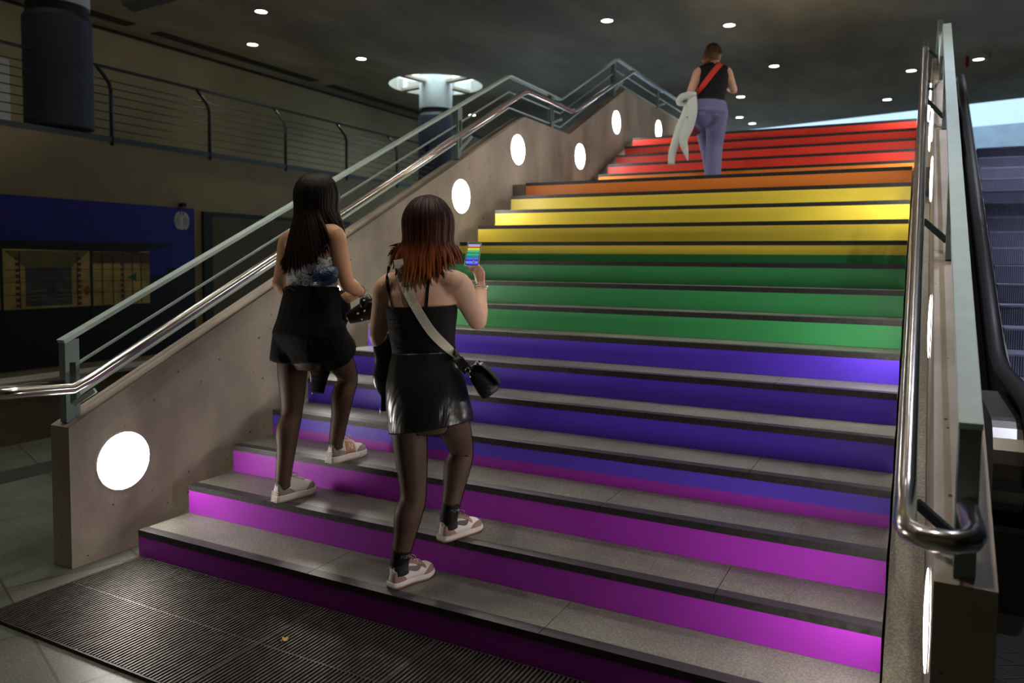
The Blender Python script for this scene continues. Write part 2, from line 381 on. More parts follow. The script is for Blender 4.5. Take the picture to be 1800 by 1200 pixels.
def railing(right, label):
    fx = (lambda x: MIR-x) if right else (lambda x: x)
    xc = XL-.072
    t = empty('stair_railing', (fx(xc), -.2, .72), label, 'railing', 'teal railings on the stair walls')
    q, _ = path(0)
    b = MB()
    for (a, c), (d, e) in zip(q[:-1], q[1:]): b.bar((fx(xc), a, c-.011), (fx(xc), d, e-.011), .058, .022, up=(0, 0, 1))
    b.build('top_rail', m_teal, t, bevel=.002)
    for off in (-.172, -.335):
        q, _ = path(off, -.17); b = MB()
        for (a, c), (d, e) in zip(q[:-1], q[1:]): b.bar((fx(xc), a, c), (fx(xc), d, e), .016, .012)
        b.build('infill_bar', m_teal, t)
    _, za = path(-.02)
    for y in (-.21, 1.62, 3.54, 5.574, 7.616, 9.638):
        b = MB(); zb = wall_top(y)-.01; zt = za(y)
        for dy in (-.027, .027):
            b.box((fx(xc)-.026, y+dy-.011, zb), (fx(xc)+.026, y+dy+.011, zt))
        b.box((fx(xc)-.026, y-.02, zt-.12), (fx(xc)+.026, y+.02, zt)); b.box((fx(xc)-.026, y-.02, zb), (fx(xc)+.026, y+.02, zb+.09))
        p = b.build('post', m_post, t, bevel=.0015)
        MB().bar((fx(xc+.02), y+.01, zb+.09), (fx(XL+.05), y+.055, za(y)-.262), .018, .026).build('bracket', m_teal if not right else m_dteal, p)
    xt = XL+.075
    pts = [(xc, -.22, .935), (xc, -.54, .955), (xc+.012, -.60, .957), (xc+.05, -.635, .958), (xt-.05, -.635, .958), (xt-.012, -.60, .957), (xt, -.54, .955), (xt, -.29, .936), (xt, -.2, .972), (xt, 4.60, 3.335), (xt, 4.70, 3.362), (xt, 5.86, 3.358), (xt, 5.96, 3.385), (xt, 7.99, 4.28), (xt, 8.09, 4.30), (xt, 9.47, 4.30)]
    MB().tube([(fx(x), y, z) for x, y, z in pts], .027, 16).build('handrail', m_steel, t, smooth_=True)
railing(False, 'teal flat bar railing with a steel handrail on the left stair wall')
railing(True, 'railing on the right stair wall seen end on, with its steel handrail loop in front')

# ------------------------------------------------------------------ gallery railing
t = empty('gallery_railing', (XB, 4, 3.2), 'grey balcony railing with curved posts along the upper left gallery', 'railing')
for j, y in enumerate([-4.1, -2.4, -.72, .95, 2.66, 4.36, 6.04, 7.7, 9.35, 11.0, 12.7, 14.4]):
    MB().tube([(XB, y, 3.14), (XB, y, 3.90), (XB-.02, y-.012, 4.0), (XB-.09, y-.05, 4.12), (XB-.17, y-.09, 4.235)], .026, 8).build('post', m_dteal, t, smooth_=True)
b = MB().box((XB-.21, -5, 4.235), (XB-.13, 15.5, 4.26)); b.build('top_rail', m_dteal, t)
for k in range(7):
    z = 3.36+k*.115; x = XB+.012 if z < 3.93 else XB-.02-(z-3.93)*.5
    MB().tube([(x, -5, z), (x, 15.5, z)], .008, 6).build('wire_bar', m_dteal, t)
MB().box((XB-.02, -5, 3.19), (XB+.02, 15.5, 3.26)).build('toe_plate', M('grey blue metal', (.10, .125, .14), .5), t)

# ------------------------------------------------------------------ columns with round skylights
for (cx, cy), lab, l2 in zip(SKY, ('round concrete column in the middle distance rising into a bright skylight', 'dark round column behind the gallery railing at upper left'), ('glowing round skylight around the far column, split by four ribs', 'round skylight in the ceiling above the near left column')):
    t = empty('column', (cx, cy, 3.3 if cy < 8 else 3.3), lab, 'column')
    def cyl(r0, r1, z0, z1): return [[(cx+r*math.cos(2*PI*k/40), cy+r*math.sin(2*PI*k/40), z) for k in range(40)] for r, z in ((r0, z0), (r1, z1))]
    zn = 4.95 if cy > 8 else 4.70
    MB().rings(cyl(.41, .41, 3.3, zn)).build('lower_shaft', m_col, t, smooth_=False)
    MB().rings(cyl(.41, .37, zn, zn+.07)+cyl(.37, .37, zn+.07, zn+.18)).build('neck', m_dark, t)
    MB().rings(cyl(.39, .39, zn+.18, 6.7)).build('upper_shaft', concrete('pale concrete', (.5, .52, .5), False), t)
    s = empty('skylight', (cx, cy, ZC), l2, 'skylight')
    MB().rings(cyl(1.1, 1.1, ZC+.01, 6.7), cap=False).build('shaft_wall', m_light, s)
    for a in (1.37, 1.37+PI/2, 1.37+PI, 1.37+1.5*PI):
        d = V((math.cos(a), math.sin(a), 0)); MB().bar(V((cx, cy, ZC+.035))+d*.40, V((cx, cy, ZC+.035))+d*1.09, .16, .06).build('rib', m_ceil, s)
    MB().rings(cyl(1.1, .4, 6.7, 6.72), cap=False).build('glass', emit('bright sky glass', (.80, .95, 1.0), 9.0 if cy > 8 else .7), s)

# ------------------------------------------------------------------ ceiling fittings
SP = [(-6.233, 6.989), (-7.876, 8.367), (-6.65, 10.118), (-1.24, 9.976), (.568, 11.143), (.806, 14.373), (3.341, 16.018), (4.538, 15.57), (2.784, 19.0), (-.427, 17.124), (-1.002, 19.862), (-.862, 21.0), (-7.714, 16.355)]
SN = ['ceiling downlight at the top left, the nearer of the two above the gallery', 'ceiling downlight above the gallery beside the dark wall slot', 'ceiling downlight left of the round skylight', 'ceiling downlight at the top edge left of the climbing woman', 'ceiling downlight directly above the head of the woman at the top of the stairs', 'ceiling downlight right of the head of the woman at the top', 'ceiling downlight close to the left of the dark right railing', 'ceiling downlight at far right beside the smoke detector', 'lone ceiling downlight above the right end of the red risers', 'uppermost of three ceiling downlights in a cluster right of the hips of the top woman', 'middle of three ceiling downlights clustered right of the top woman', 'lowest of three ceiling downlights just above the red risers', 'small ceiling downlight seen between the bars of the left railing']
FILL_SP = [(1.25, .35), (1.25, 2.4), (1.25, 4.6), (3.1, 6.0), (3.35, -.2), (3.0, 3.4), (2.8, 8.8), (-.6, -.15), (-2.2, 1.6), (-2.2, 6.2), (-3.0, -2.0), (-5.6, -1.5), (6.6, 13), (-7.9, 4.2), (-7.9, .6), (4.85, 2.6), (4.85, 5.6), (4.85, 8.6), (4.85, 11.6)]  # unseen downlights added to fill in light on stairs, people, gallery and escalator
proto = None
def spot_light(x, y, w):
    if 4.8 < x < 4.9: w *= 2.6  # added escalator beams, stronger and bluish, standing in for daylight
    if x == 3.35: w *= 1.5
    ld = bpy.data.lights.new('downlight beam', 'SPOT'); ld.energy = w; ld.spot_size = math.radians(84); ld.spot_blend = .75; ld.shadow_soft_size = .05; ld.color = (.74, .80, 1) if 4.8 < x < 4.9 else (1, .90, .76)
    lo = bpy.data.objects.new('downlight_beam', ld); COL.objects.link(lo); lo.location = (x, y, ZC-.04)
for i, (x, y) in enumerate(SP+FILL_SP):
    lab = SN[i] if i < len(SN) else 'small round ceiling downlight out of view, added to brighten the hall'
    if proto is None:
        proto = empty('ceiling_downlight', (x, y, ZC), lab, 'ceiling light', 'small round downlights in the concrete ceiling')
        o = V((x, y, ZC))
        def rg(r, dz): return [o+V((r*math.cos(2*PI*k/24), r*math.sin(2*PI*k/24), dz)) for k in range(24)]
        MB().rings([rg(.115, .02), rg(.115, -.006), rg(.095, -.008), rg(.093, -.001)], cap=False).build('rim', m_ring, proto)
        MB().rings([rg(.094, -.004), rg(.05, -.006)]).build('diffuser', m_spot, proto)
    else: dup(proto, (x, y, ZC), lab)
    spot_light(x, y, SPOT_W)
b = MB()
for y0, y1, n in ((-3, 2, 1), (2.6, 6.5, 1), (7.0, 11.2, 1), (11.7, 16.2, 1)):
    tag(MB().box((-9.02, y0, ZC-.012), (-8.74, y1, ZC+.02)).build('ceiling_slot', m_dark), {-3: 'dark ceiling slot nearest the camera, over the near left column', 2.6: 'dark slot in the ceiling above the dark left column', 7.0: 'longest visible dark slot in the ceiling along the left wall', 11.7: 'dark ceiling slot ending behind the round skylight'}[y0], 'vent', 'ceiling slots along the left wall')
struct(MB().box((-9.5, -7, ZC-.045), (-9.44, 24, ZC-.001)).build('trim_shadow_gap', m_dark, base=False))  # solid black strip standing in for the shadow gap under the ceiling
t = empty('hanging_box', (-6.6, 5.0, 5.4), 'dark metal box hanging from the ceiling at the top left', 'ceiling box')
MB().prism([(-7.36, 5.44, 5.4), (-7.18, 5.10, 5.4), (-5.2, 4.90, 5.4), (-5.4, 5.3, 5.4)], (0, 0, .28)).build('body', M('grey green metal', (.07, .08, .07), .5), t)
tag(MB().tube([(4.66, 15.1, ZC-.01), (4.66, 15.1, ZC-.08)], [.06, .05], 14).ball((4.66, 15.1, ZC-.1), .055).build('smoke_detector', M('cream plastic', (.5, .45, .33), .5), smooth_=True), 'small cream round smoke detector beside the far right downlight', 'smoke detector')
tag(MB().box((4.30, 15.2, ZC-.22), (4.36, 15.26, ZC-.005)).build('fire_alarm', M('red plastic', (.35, .02, .015), .4)), 'small red alarm box on the ceiling right of the teal rail', 'alarm')

# ------------------------------------------------------------------ poster on the lower left wall
t = empty('poster', (XB+.02, 4, .1), 'large dark blue poster of a glowing hall at night on the lower left wall', 'poster')
X = XB+.005
def pan(name, y0, y1, z0, z1, mat, dx, parent=t): return MB().box((X, y0, z0), (X+dx, y1, z1)).build(name, mat, parent)
m_pb = M('printed night blue', (.035, .030, .36), .6, var=.2, scale=1.5); m_pk = M('printed black', (.008, .008, .009), .5)
m_py = M('printed yellow glass', (.62, .46, .13), .6, var=.45, scale=2.6); m_po = M('printed brown', (.16, .075, .022), .6, var=.3)
m_pg = M('printed grey', (.11, .10, .10), .6, var=.5, scale=5)
pan('print_sheet', 1.2, 5.71, .15, 2.35, m_pb, .012)
pan('dark_foreground', 1.2, 5.70, .15, .98, m_pk, .016)
MB().prism([(X, 1.2, 1.78), (X, 5.35, 1.80), (X, 5.0, 1.70), (X, 4.7, 1.66), (X, 1.2, 1.70)], (.018, 0, 0)).build('dark_roof', m_pk, t)
pan('dark_trees', 4.9, 5.70, .2, 1.33, m_pk, .017)
MB().prism([(X, 5.0, 1.2), (X, 5.25, 1.45), (X, 5.45, 1.4), (X, 5.70, 1.55), (X, 5.70, 1.2)], (.0165, 0, 0)).build('tree_outline', m_pk, t)
g = pan('lit_facade', 1.25, 4.9, .92, 1.68, m_py, .0165)
pan('facade_band', 4.02, 4.9, 1.50, 1.66, m_po, .0185, t)
b = MB()
for y in (2.83, 4.0): b.box((X, y-.018, .7), (X+.021, y+.018, 1.72))
for y in (2.2, 2.45, 3.05, 3.8, 4.16, 4.32, 4.48, 4.62, 4.76): b.box((X, y-.005, .93), (X+.0195, y+.005, 1.66))
for z in (1.1, 1.26, 1.42): b.box((X, 1.25, z-.003), (X+.019, 4.9, z+.003))
b.build('window_frames', m_pk, t)
MB().prism([(X, 2.86, 1.66), (X, 3.96, 1.66), (X, 3.72, 1.45), (X, 3.12, 1.45)], (.018, 0, 0)).build('lit_ceiling', M('printed olive', (.22, .19, .06), .6, var=.2), t)
pan('inner_hall', 3.12, 3.72, .95, 1.45, m_pg, .018)
b = MB()
for z in (1.03, 1.08, 1.14): b.box((X, 3.15, z), (X+.0205, 3.38, z+.012)); b.box((X, 3.5, z), (X+.0205, 3.70, z+.012))
b.build('inner_stairs', M('printed light brown', (.3, .2, .09), .6), t)
b = MB()
for y in (3.02, 3.83, 4.46): 
    for z in range(9): b.box((X, y-.022, .94+z*.075), (X+.0203, y+.022, .985+z*.075))
b.build('figures', M('printed red brown', (.17, .05, .025), .6), t)
MB().prism([(X, 4.55, 1.3), (X, 4.68, 1.37), (X, 4.68, 1.24)], (.021, 0, 0)).build('green_mark', M('printed green', (.02, .16, .04), .6), t)
MB().prism([(X, 3.87, 1.14), (X, 3.95, 1.20), (X, 3.98, 1.12), (X, 3.93, 1.06)], (.021, 0, 0)).build('orange_mark', M('printed orange', (.4, .10, .02), .6), t)
# white eagle emblem
E_ = [(-.9,.35),(-.72,.72),(-.42,.95),(-.22,1.0),(-.2,.55),(-.1,.5),(-.08,.9),(.0,1.02),(.12,.95),(.1,.8),(.13,.5),(.24,.56),(.28,.96),(.5,.88),(.78,.62),(.93,.25),(.93,-.2),(.80,-.62),(.55,-.95),(.42,-1.0),(.36,-.75),(.22,-.95),(.08,-.98),(-.08,-.98),(-.24,-.95),(-.34,-.76),(-.44,-1.0),(-.62,-.85),(-.84,-.5),(-.95,-.05)]
b = MB(); b.prism([(X, 5.477+p*.145, 2.155+q*.142) for p, q in E_], (.016, 0, 0)); b.build('eagle_emblem', M('printed silver grey', (.80, .79, .76), .6), t)
b = MB()
for s in (-1, 1):
    for k in range(5): b.bar((X+.0165, 5.477+s*(.045+.02*k), 2.155+.07-.01*k), (X+.0165, 5.477+s*(.03+.022*k), 2.155-.09+.006*k), .002, .0035, up=(0, 1, 0))
b.build('feather_lines', m_pg, t)
b = MB().box((XB+.002, 5.44, 2.36), (XB+.10, 5.50, 2.42)).build('poster_lamp', m_black); tag(b, 'tiny black fitting at the top edge of the blue poster above the emblem', 'lamp')
# panelled recess right of the poster
struct(MB().box((XB+.001, 5.86, .1), (XB+.05, 6.03, 2.32)).box((XB+.001, 6.03, 2.26), (XB+.05, 9.4, 2.32)).build('door_frame_1', M('dark brown frame', (.03, .026, .018), .6), base=False)).name = 'trim_4'
struct(MB().box((XB+.001, 6.03, .1), (XB+.03, 9.4, 2.26)).build('door_1', concrete('door panel', (.20, .165, .10), False, .1), base=False))
struct(MB().box((-9.49, 2.9, 3.32), (-9.44, 4.72, 4.75)).build('window_1', M('bright pane', (.75, .75, .72), .5), base=False))

# low parapet in the lower hall
struct(MB().box((-3.35, -.6, 0), (-3.1, 6.5, .50)).build('wall_low_parapet', concrete('dark brown concrete', (.09, .075, .05), False), base=False))
struct(MB().box((-3.38, -.6, .50), (-3.07, 6.5, .53)).build('trim_5', concrete('grey coping', (.24, .24, .22), False), base=False))
struct(MB().box((-2.32, -3, 0), (-2.0, 7, .002)).build('trim_6', M('dark floor band', (.035, .038, .037), .5), base=False))

# ------------------------------------------------------------------ entrance grating and leaf
t = empty('entrance_grating', (SW/2, -.39, 0), 'black ribbed metal foot grating in the floor before the first step', 'grating')
gx0, gx1, gy0, gy1 = .03, SW-.03, -.775, -.012
MB().box((gx0, gy0, .0005), (gx1, gy1, .003)).build('pit', m_gdark, t)
b = MB(); n = int((gx1-gx0)/.019)
for k in range(n):
    x = gx0+.006+k*.019
    b.box((x, gy0+.004, .001), (x+.0065, gy1-.004, .016))
b.build('bars', m_grate, t)
b = MB()
for x in [gx0]+[gx0+.62*k for k in range(1, 6)]+[gx1]: b.box((x-.005, gy0, .001), (x+.005, gy1, .0166))
for y in (gy0, -.385, gy1): b.box((gx0, y-.004, .001), (gx1, y+.004, .0150))
b.build('frame', M('grating frame', (.035, .03, .028), .5, .6), t)
def flat_at(u, v, z):
    d = FW+RX*((u-900)/FPX)-UX*((v-PPY)/FPX); return CAM_C+d*((z-CAM_C.z)/d.z)
p = flat_at(498, 1125, .0175); b = MB()
for a, l in ((.2, .022), (1.3, .026), (2.3, .024), (3.6, .018), (5.0, .02)):
    d = V((math.cos(a), math.sin(a), 0)); e = V((-d.y, d.x, 0))
    b.prism([p, p+d*l*.5+e*l*.28+V((0, 0, .006)), p+d*l+V((0, 0, .003)), p+d*l*.5-e*l*.28], (0, 0, .0012))
tag(b.build('fallen_leaf', M('dry yellow leaf', (.55, .33, .07), .6)), 'small crumpled yellow leaf lying on the black grating', 'leaf')

# ------------------------------------------------------------------ escalator
t = empty('escalator', (4.75, 6.5, 0), 'black escalator with ribbed steps to the right of the stair wall', 'escalator')
m_es = M('escalator step metal', (.40, .40, .54), .5, .0, var=.1, scale=9); m_eg = M('escalator groove', (.012, .012, .016), .6)
XE0, XE1, TD, RS = 4.32, 5.36, .4265, .1915
def es_z(y): return .82+(y-5.22)*RS/TD
yy = [5.22+TD*k for k in range(-5, 14)]
for k, y in enumerate(yy):
    z = es_z(y); z = max(z, .05+.02*k); hgt = RS
    if k >= 17: z = min(z, 3.31); hgt = max(.03, z-es_z(y-TD))
    if z > 3.32: z = 3.32
    s = MB().box((XE0, y+.004, z-RS-.02), (XE1, y+TD+.01, z)).build('step', m_eg, t)
    b = MB()
    for j in range(58):
        x = XE0+.004+j*.0179; b.box((x, y-.004, z-RS+.012), (x+.0095, y+.006, z-.012)); b.box((x, y, z), (x+.0095, y+TD, z+.006))
    b.box((XE0, y-.006, z-.013), (XE1, y+.006, z+.003)); b.build('ribs', m_es, s)
for sx, xa in ((1, 4.10), (-1, 5.58)):
    hp = [(xa, 1.62, .50), (xa, 1.46, .62), (xa, 1.42, .74), (xa, 1.50, .86), (xa, 1.68, .925), (xa, 2.0, .935), (xa, 3.1, .93), (xa, 3.5, .99), (xa, 3.95, 1.19), (xa, 11.6, 4.57), (xa, 12.1, 4.62)]
    MB().tube(hp, .05, 12, flat=.6, side=(1, 0, 0)).build('handrail', m_black, t, smooth_=True)
    pf = [(1.75, .35), (1.55, .55), (1.50, .74), (1.56, .84), (1.72, .89), (3.1, .89), (3.5, .94), (3.95, 1.14), (11.6, 4.52), (12.0, 4.55), (12.0, 3.3), (9.0, 1.7), (4.3, .3), (3.3, .0), (1.75, 0)]
    MB().prism([(xa-.02, y, z) for y, z in pf], (.04, 0, 0)).build('balustrade', m_dark, t)
    dx = .2*sx
    pk = [(1.9, 0), (1.9, .2), (4.2, .28), (12, 3.62), (12, 2.9), (4.3, -.0)]
    MB().prism([(xa+.015*sx, y, z) for y, z in pk], (dx, 0, 0)).build('skirt_panel', m_dark, t)
    MB().tube([(xa+.06*sx, 3.2, .88), (xa+.06*sx, 3.98, 1.12), (xa+.06*sx, 11.6, 4.5)], .008, 6).build('highlight_strip', m_bsteel, t)  # thin steel strip standing in for the highlight on the inner handrail edge
    MB().prism([(xa-.03*sx, y, z) for y, z in [(1.7, 0), (1.7, .62), (3.4, .62), (12, 4.3), (12, 2.9), (4.4, 0)]], (-.10*sx, 0, 0)).build('outer_cladding', m_dark, t)
rs = []
for a in range(0, 13):
    an = -PI/2-a*PI/12; rs.append([(x, 1.72+.24*math.cos(an), .62-.0+.24*math.sin(an)) for x in (3.94, 4.06)])
b = MB(); b.prism([(3.94, r[0][1], r[0][2]) for r in rs]+[(3.94, 2.6, .86), (3.94, 2.6, .38)], (.125, 0, 0)); b.build('newel_drum', m_bsteel, t)
MB().box((3.94, 1.45, 0), (4.14, 2.6, .38)).build('newel_base', m_dark, t)
b = MB().box((3.83, -3, .001), (6.2, 1.45, .006)); b.build('landing_plate', M('escalator plate', (.09, .09, .085), .4, .8), t)
b = MB()
for i in range(-8, 40):
    for sgn in (-1, 1):
        p0 = V((3.84, -2.9+i*.11, .006)); d = V((1, sgn*.62, 0))
        if sgn < 0: p0.y += .0
        L_ = .7; q = p0+d*L_
        if max(p0.y, q.y) > 1.45 or min(p0.y, q.y) < -3: continue
        b.bar(p0, q, .006, .004)
b.build('plate_ribs', M('worn rib', (.2, .2, .19), .35, .9), t)
# ------------------------------------------------------------------ people
UP = V((0, 0, 1))
def spine_at(pts, t):
    n = len(pts)-1; x = t*n
    if x <= 0: return pts[0]+(pts[1]-pts[0])*x
    if x >= n: return pts[-1]+(pts[-1]-pts[-2])*(x-n)
    i = int(x); u = x-i; p0, p1, p2, p3 = pts[max(i-1,0)], pts[i], pts[i+1], pts[min(i+2,n)]
    return .5*((2*p1)+(p2-p0)*u+(2*p0-5*p1+4*p2-p3)*u*u+(3*p1-p0-3*p2+p3)*u**3)
PROF = [(-.26,.080,.055,.0),(-.13,.146,.092,-.006),(0,.176,.122,-.014),(.17,.156,.108,-.006),(.34,.130,.094,0),(.5,.138,.100,.004),(.67,.150,.115,.014),(.8,.155,.103,.006),(.9,.142,.082,.0),(.97,.090,.062,0),(1.02,.060,.055,0)]
def prof(t):
    for a, b in zip(PROF[:-1], PROF[1:]):
        if t <= b[0]:
            u = max(0, (t-a[0])/(b[0]-a[0])); u = u*u*(3-2*u); return [a[i]+(b[i]-a[i])*u for i in (1, 2, 3)]
    return PROF[-1][1:]
class Figure:
    def __init__(s, root, J, k=1., wide=1.):
        s.root = root; s.J = J; s.k = k; s.wide = wide
        s.sp = [J['pel'], J['waist'], J['chest'], J['neck']]
        s.R0 = (J['hipR']-J['hipL']).normalized(); s.R1 = (J['shR']-J['shL']).normalized(); s.trees = []
    def frame(s, t):
        u = min(1, max(0, t)); R = (s.R0*(1-u)+s.R1*u).normalized(); T = (spine_at(s.sp, t+.05)-spine_at(s.sp, t-.05)).normalized()
        R = (R-T*R.dot(T)).normalized(); return spine_at(s.sp, t), R, T.cross(R), T
    def ring(s, t, off=0, n=32, tilt=0, mul=1.):
        c, R, F, T = s.frame(t); rx, ry, fo = prof(t); rx = rx*s.k*s.wide*mul+off; ry = ry*s.k*mul+off; c = c+F*fo*s.k; out = []
        for i in range(n):
            a = 2*PI*i/n; ca, sa = math.cos(a), math.sin(a)
            x = rx*math.copysign(abs(ca)**.88, ca); y = ry*math.copysign(abs(sa)**.88, sa)
            out.append(c+R*x+F*y+T*(tilt*y))
        return out
    def body(s, mat, hands, voxel=.0065, faceF=None, headU=UP, pelv=.93, thigh=.083, knee=.054, calf=.057, ankle=.036, arm=.048, fore=.040, feet=()):
        J = s.J; k = s.k; b = MB()
        ts = [-.26,-.13,0,.1,.2,.3,.4,.5,.6,.7,.8,.87,.93,.98,1.02]
        b.rings([s.ring(t, mul=pelv if t < .25 else 1) for t in ts])
        for sd in 'LR':
            h, kn, an, fd = J['hip'+sd], J['kn'+sd], J['an'+sd], s.R0.cross(UP)*-1
            sh = kn-(kn-an)*0; back = (s.frame(0)[2])*-1
            b.tube([h-UP*.03, h*.55+kn*.45, kn, kn*.72+an*.28+back*.016*k, kn*.42+an*.58+back*.006*k, an, an-UP*.05], [thigh*.94*k, thigh*.92*k, knee*k, calf*k, calf*.80*k, ankle*k, ankle*k], 18, sub=5)
            if feet: d = feet['LR'.index(sd)]; b.tube([an-d*.005-UP*.03, an+d*.05-UP*.066, an+d*.11-UP*.078], [.030, .024, .017], 12, sub=3)
            A, E, Wr = J['sh'+sd], J['el'+sd], J['wr'+sd]; c = spine_at(s.sp, .93)
            b.tube([spine_at(s.sp, 1.0)+UP*.02, spine_at(s.sp, .985)*.5+A*.5+UP*.012*k, A-UP*.004], [.045*k, .044*k, .046*k], 14, sub=4)
            b.tube([c*.45+A*.55, A, A*.6+E*.4, A*.2+E*.8, E, E*.7+Wr*.3, E*.35+Wr*.65, Wr], [.058*k, (arm+.006)*k, arm*k, (arm-.006)*k, (fore-.001)*k, (fore+.002)*k, fore*.82*k, .027*k], 16, sub=4)
            hd = hands[sd]; hand(b, Wr, *hd)
        hc, F = J['head'], faceF.normalized(); U = headU.normalized(); R = F.cross(U).normalized(); F = U.cross(R)
        b.tube([spine_at(s.sp, .96), J['neck'], hc-U*.06*k-F*.02*k], [.062*k, .052*k, .050*k], 16, sub=4)
        head(b, hc, R, F, U, k); s.hd = (hc, R, F, U)
        me = remesh(b, voxel, 7); s.addtree(me)
        ob = link_mesh(me, 'body', mat, s.root); return ob
    def addtree(s, me, mx=None):
        s.trees.append(BVHTree.FromPolygons([v.co.copy() for v in me.vertices], [list(p.vertices) for p in me.polygons]))
    def addmb(s, mb): s.trees.append(BVHTree.FromPolygons([tuple(v) for v in mb.v], mb.f))
    def hit(s, u, v, off=.004, d=None):
        r = (FW+RX*((u-900)/FPX)-UX*((v-PPY)/FPX)).normalized(); best = None
        for t in s.trees:
            p, nn, i, dist = t.ray_cast(CAM_C, r)
            if p is not None and (best is None or dist < best[2]): best = (p, nn, dist)
        if best is None: return at(u, v, d or (s.J['chest']-CAM_C).dot(FW)-.08), -r
        nn = best[1] if best[1].dot(r) < 0 else -best[1]
        return best[0]+nn*off, nn
    def strap(s, name, px, w, th, mat, off=.003, sub=6, parent=None, d=None):
        q = smooth([V((a, b, 0)) for a, b in px], [1]*len(px), sub)[0]; h = [s.hit(p.x, p.y, off, d) for p in q]
        pts = [a for a, _ in h]; nr = [n for _, n in h]
        for _ in range(2):
            pts = [pts[0]]+[(pts[i-1]+pts[i]*2+pts[i+1])/4 for i in range(1, len(pts)-1)]+[pts[-1]]
            nr = [nr[0]]+[(nr[i-1]+nr[i]*2+nr[i+1])/4 for i in range(1, len(nr)-1)]+[nr[-1]]
        b = MB().ribbon(pts, nr, w, th)
        return b.build(name, mat, parent, smooth_=False), pts
def hand(b, wr, d, nrm, ts, curl=30, s=1., thumb=.5):
    """palm, four fingers of different length and a thumb; d to the knuckles, nrm out of the back of the hand, ts to the thumb"""
    d = d.normalized(); nrm = (nrm-d*nrm.dot(d)).normalized(); ts0 = ts; ts = d.cross(nrm); ts = ts if ts.dot(ts0) > 0 else -ts
    def rg(p, w, t): return [p+ts*(w*math.cos(2*PI*i/14))+nrm*(t*math.sin(2*PI*i/14)) for i in range(14)]
    b.rings([rg(wr-d*.012*s, .026*s, .020*s), rg(wr+d*.02*s, .031*s, .0185*s), rg(wr+d*.055*s, .040*s, .0165*s), rg(wr+d*.082*s, .041*s, .0135*s), rg(wr+d*.092*s, .036*s, .009*s)])
    for i, (x, L, r) in enumerate(((.030, .070, .0092), (.0105, .079, .0094), (-.0095, .073, .009), (-.029, .057, .008))):
        p = wr+d*(.084-.004*abs(i-1))*s+ts*x*s; pts = [p-d*.014*s, p]; ang = math.radians(curl*(.75+.12*i)); cur = 0
        for ph, fr in ((.45, .8), (.31, 1.0), (.24, .7)):
            cur += ang*fr; p = p+(d*math.cos(cur)-nrm*math.sin(cur))*(L*ph*s); pts.append(p)
        b.tube(pts, [r*s*1.05, r*s*1.05, r*s, r*.92*s, r*.7*s], 10, sub=3)
    p = wr+d*.022*s+ts*.024*s; q = p+(d*.62+ts*.72-nrm*.3*thumb).normalized()*.040*s; e = q+(d*.85+ts*.15-nrm*.75*thumb).normalized()*.030*s; e2 = e+(d*.8-ts*.05-nrm*.9*thumb).normalized()*.022*s
    b.tube([p-d*.012*s, p, q, e, e2], [.013*s, .0125*s, .0112*s, .0105*s, .0075*s], 10, sub=3)
def head(b, c, R, F, U, k):
    rs = []; n = 26
    for i in range(1, 22):
        t = PI*i/22; z = -math.cos(t); r = math.sin(t)**.86
        w = .0745*r; fr = .098*r; bk = .094*r
        if z < -.1: q = (-z-.1)/.9; w *= 1-.30*q**1.3; bk *= 1-.42*q; fr *= 1-.06*q
        row = []
        for j in range(n):
            a = 2*PI*j/n; x = w*math.cos(a); y = (fr if math.sin(a) > 0 else bk)*math.sin(a)
            if math.sin(a) > .75 and -.25 < z < .12 and abs(math.cos(a)) > .2: y -= .008
            row.append(c+(R*x+F*y+U*(.118*z))*k)
        rs.append(row)
    b.rings(rs)
    b.tube([c+(F*.090+U*.015)*k, c+(F*.104-U*.018)*k, c+(F*.112-U*.036)*k, c+(F*.092-U*.044)*k], [.008*k, .010*k, .014*k, .009*k], 10, sub=3)
    for s in (-1, 1):
        b.ball(c+(R*.077*s-U*.012-F*.008)*k, (.009*k, .021*k, .031*k), 10, (R, F, U)); b.ball(c+(R*.012*s+F*.103-U*.044)*k, (.008*k, .007*k, .006*k), 8, (R, F, U))
        b.tube([c+(R*.012*s+F*.094+U*.030)*k, c+(R*.034*s+F*.090+U*.034)*k, c+(R*.056*s+F*.070+U*.026)*k], .0075*k, 8)
    b.ball(c+(F*.094-U*.064)*k, (.024*k, .010*k, .0065*k), 8, (R, F, U)); b.ball(c+(F*.092-U*.074)*k, (.021*k, .010*k, .007*k), 8, (R, F, U)); b.ball(c+(F*.080-U*.100)*k, (.026*k, .016*k, .016*k), 10, (R, F, U))
def eyes(fig, iris):
    c, R, F, U = fig.hd; k = fig.k
    for s in (-1, 1):
        e = MB().ball(c+(R*.033*s+F*.0795+U*.012)*k, .0125*k, 10).build('eye', m_eye, fig.root, smooth_=True)
        MB().ball(c+(R*.033*s+F*.0895+U*.012)*k, (.0055*k, .003*k, .0055*k), 8, (R, F, U)).build('iris', iris, e, smooth_=True)
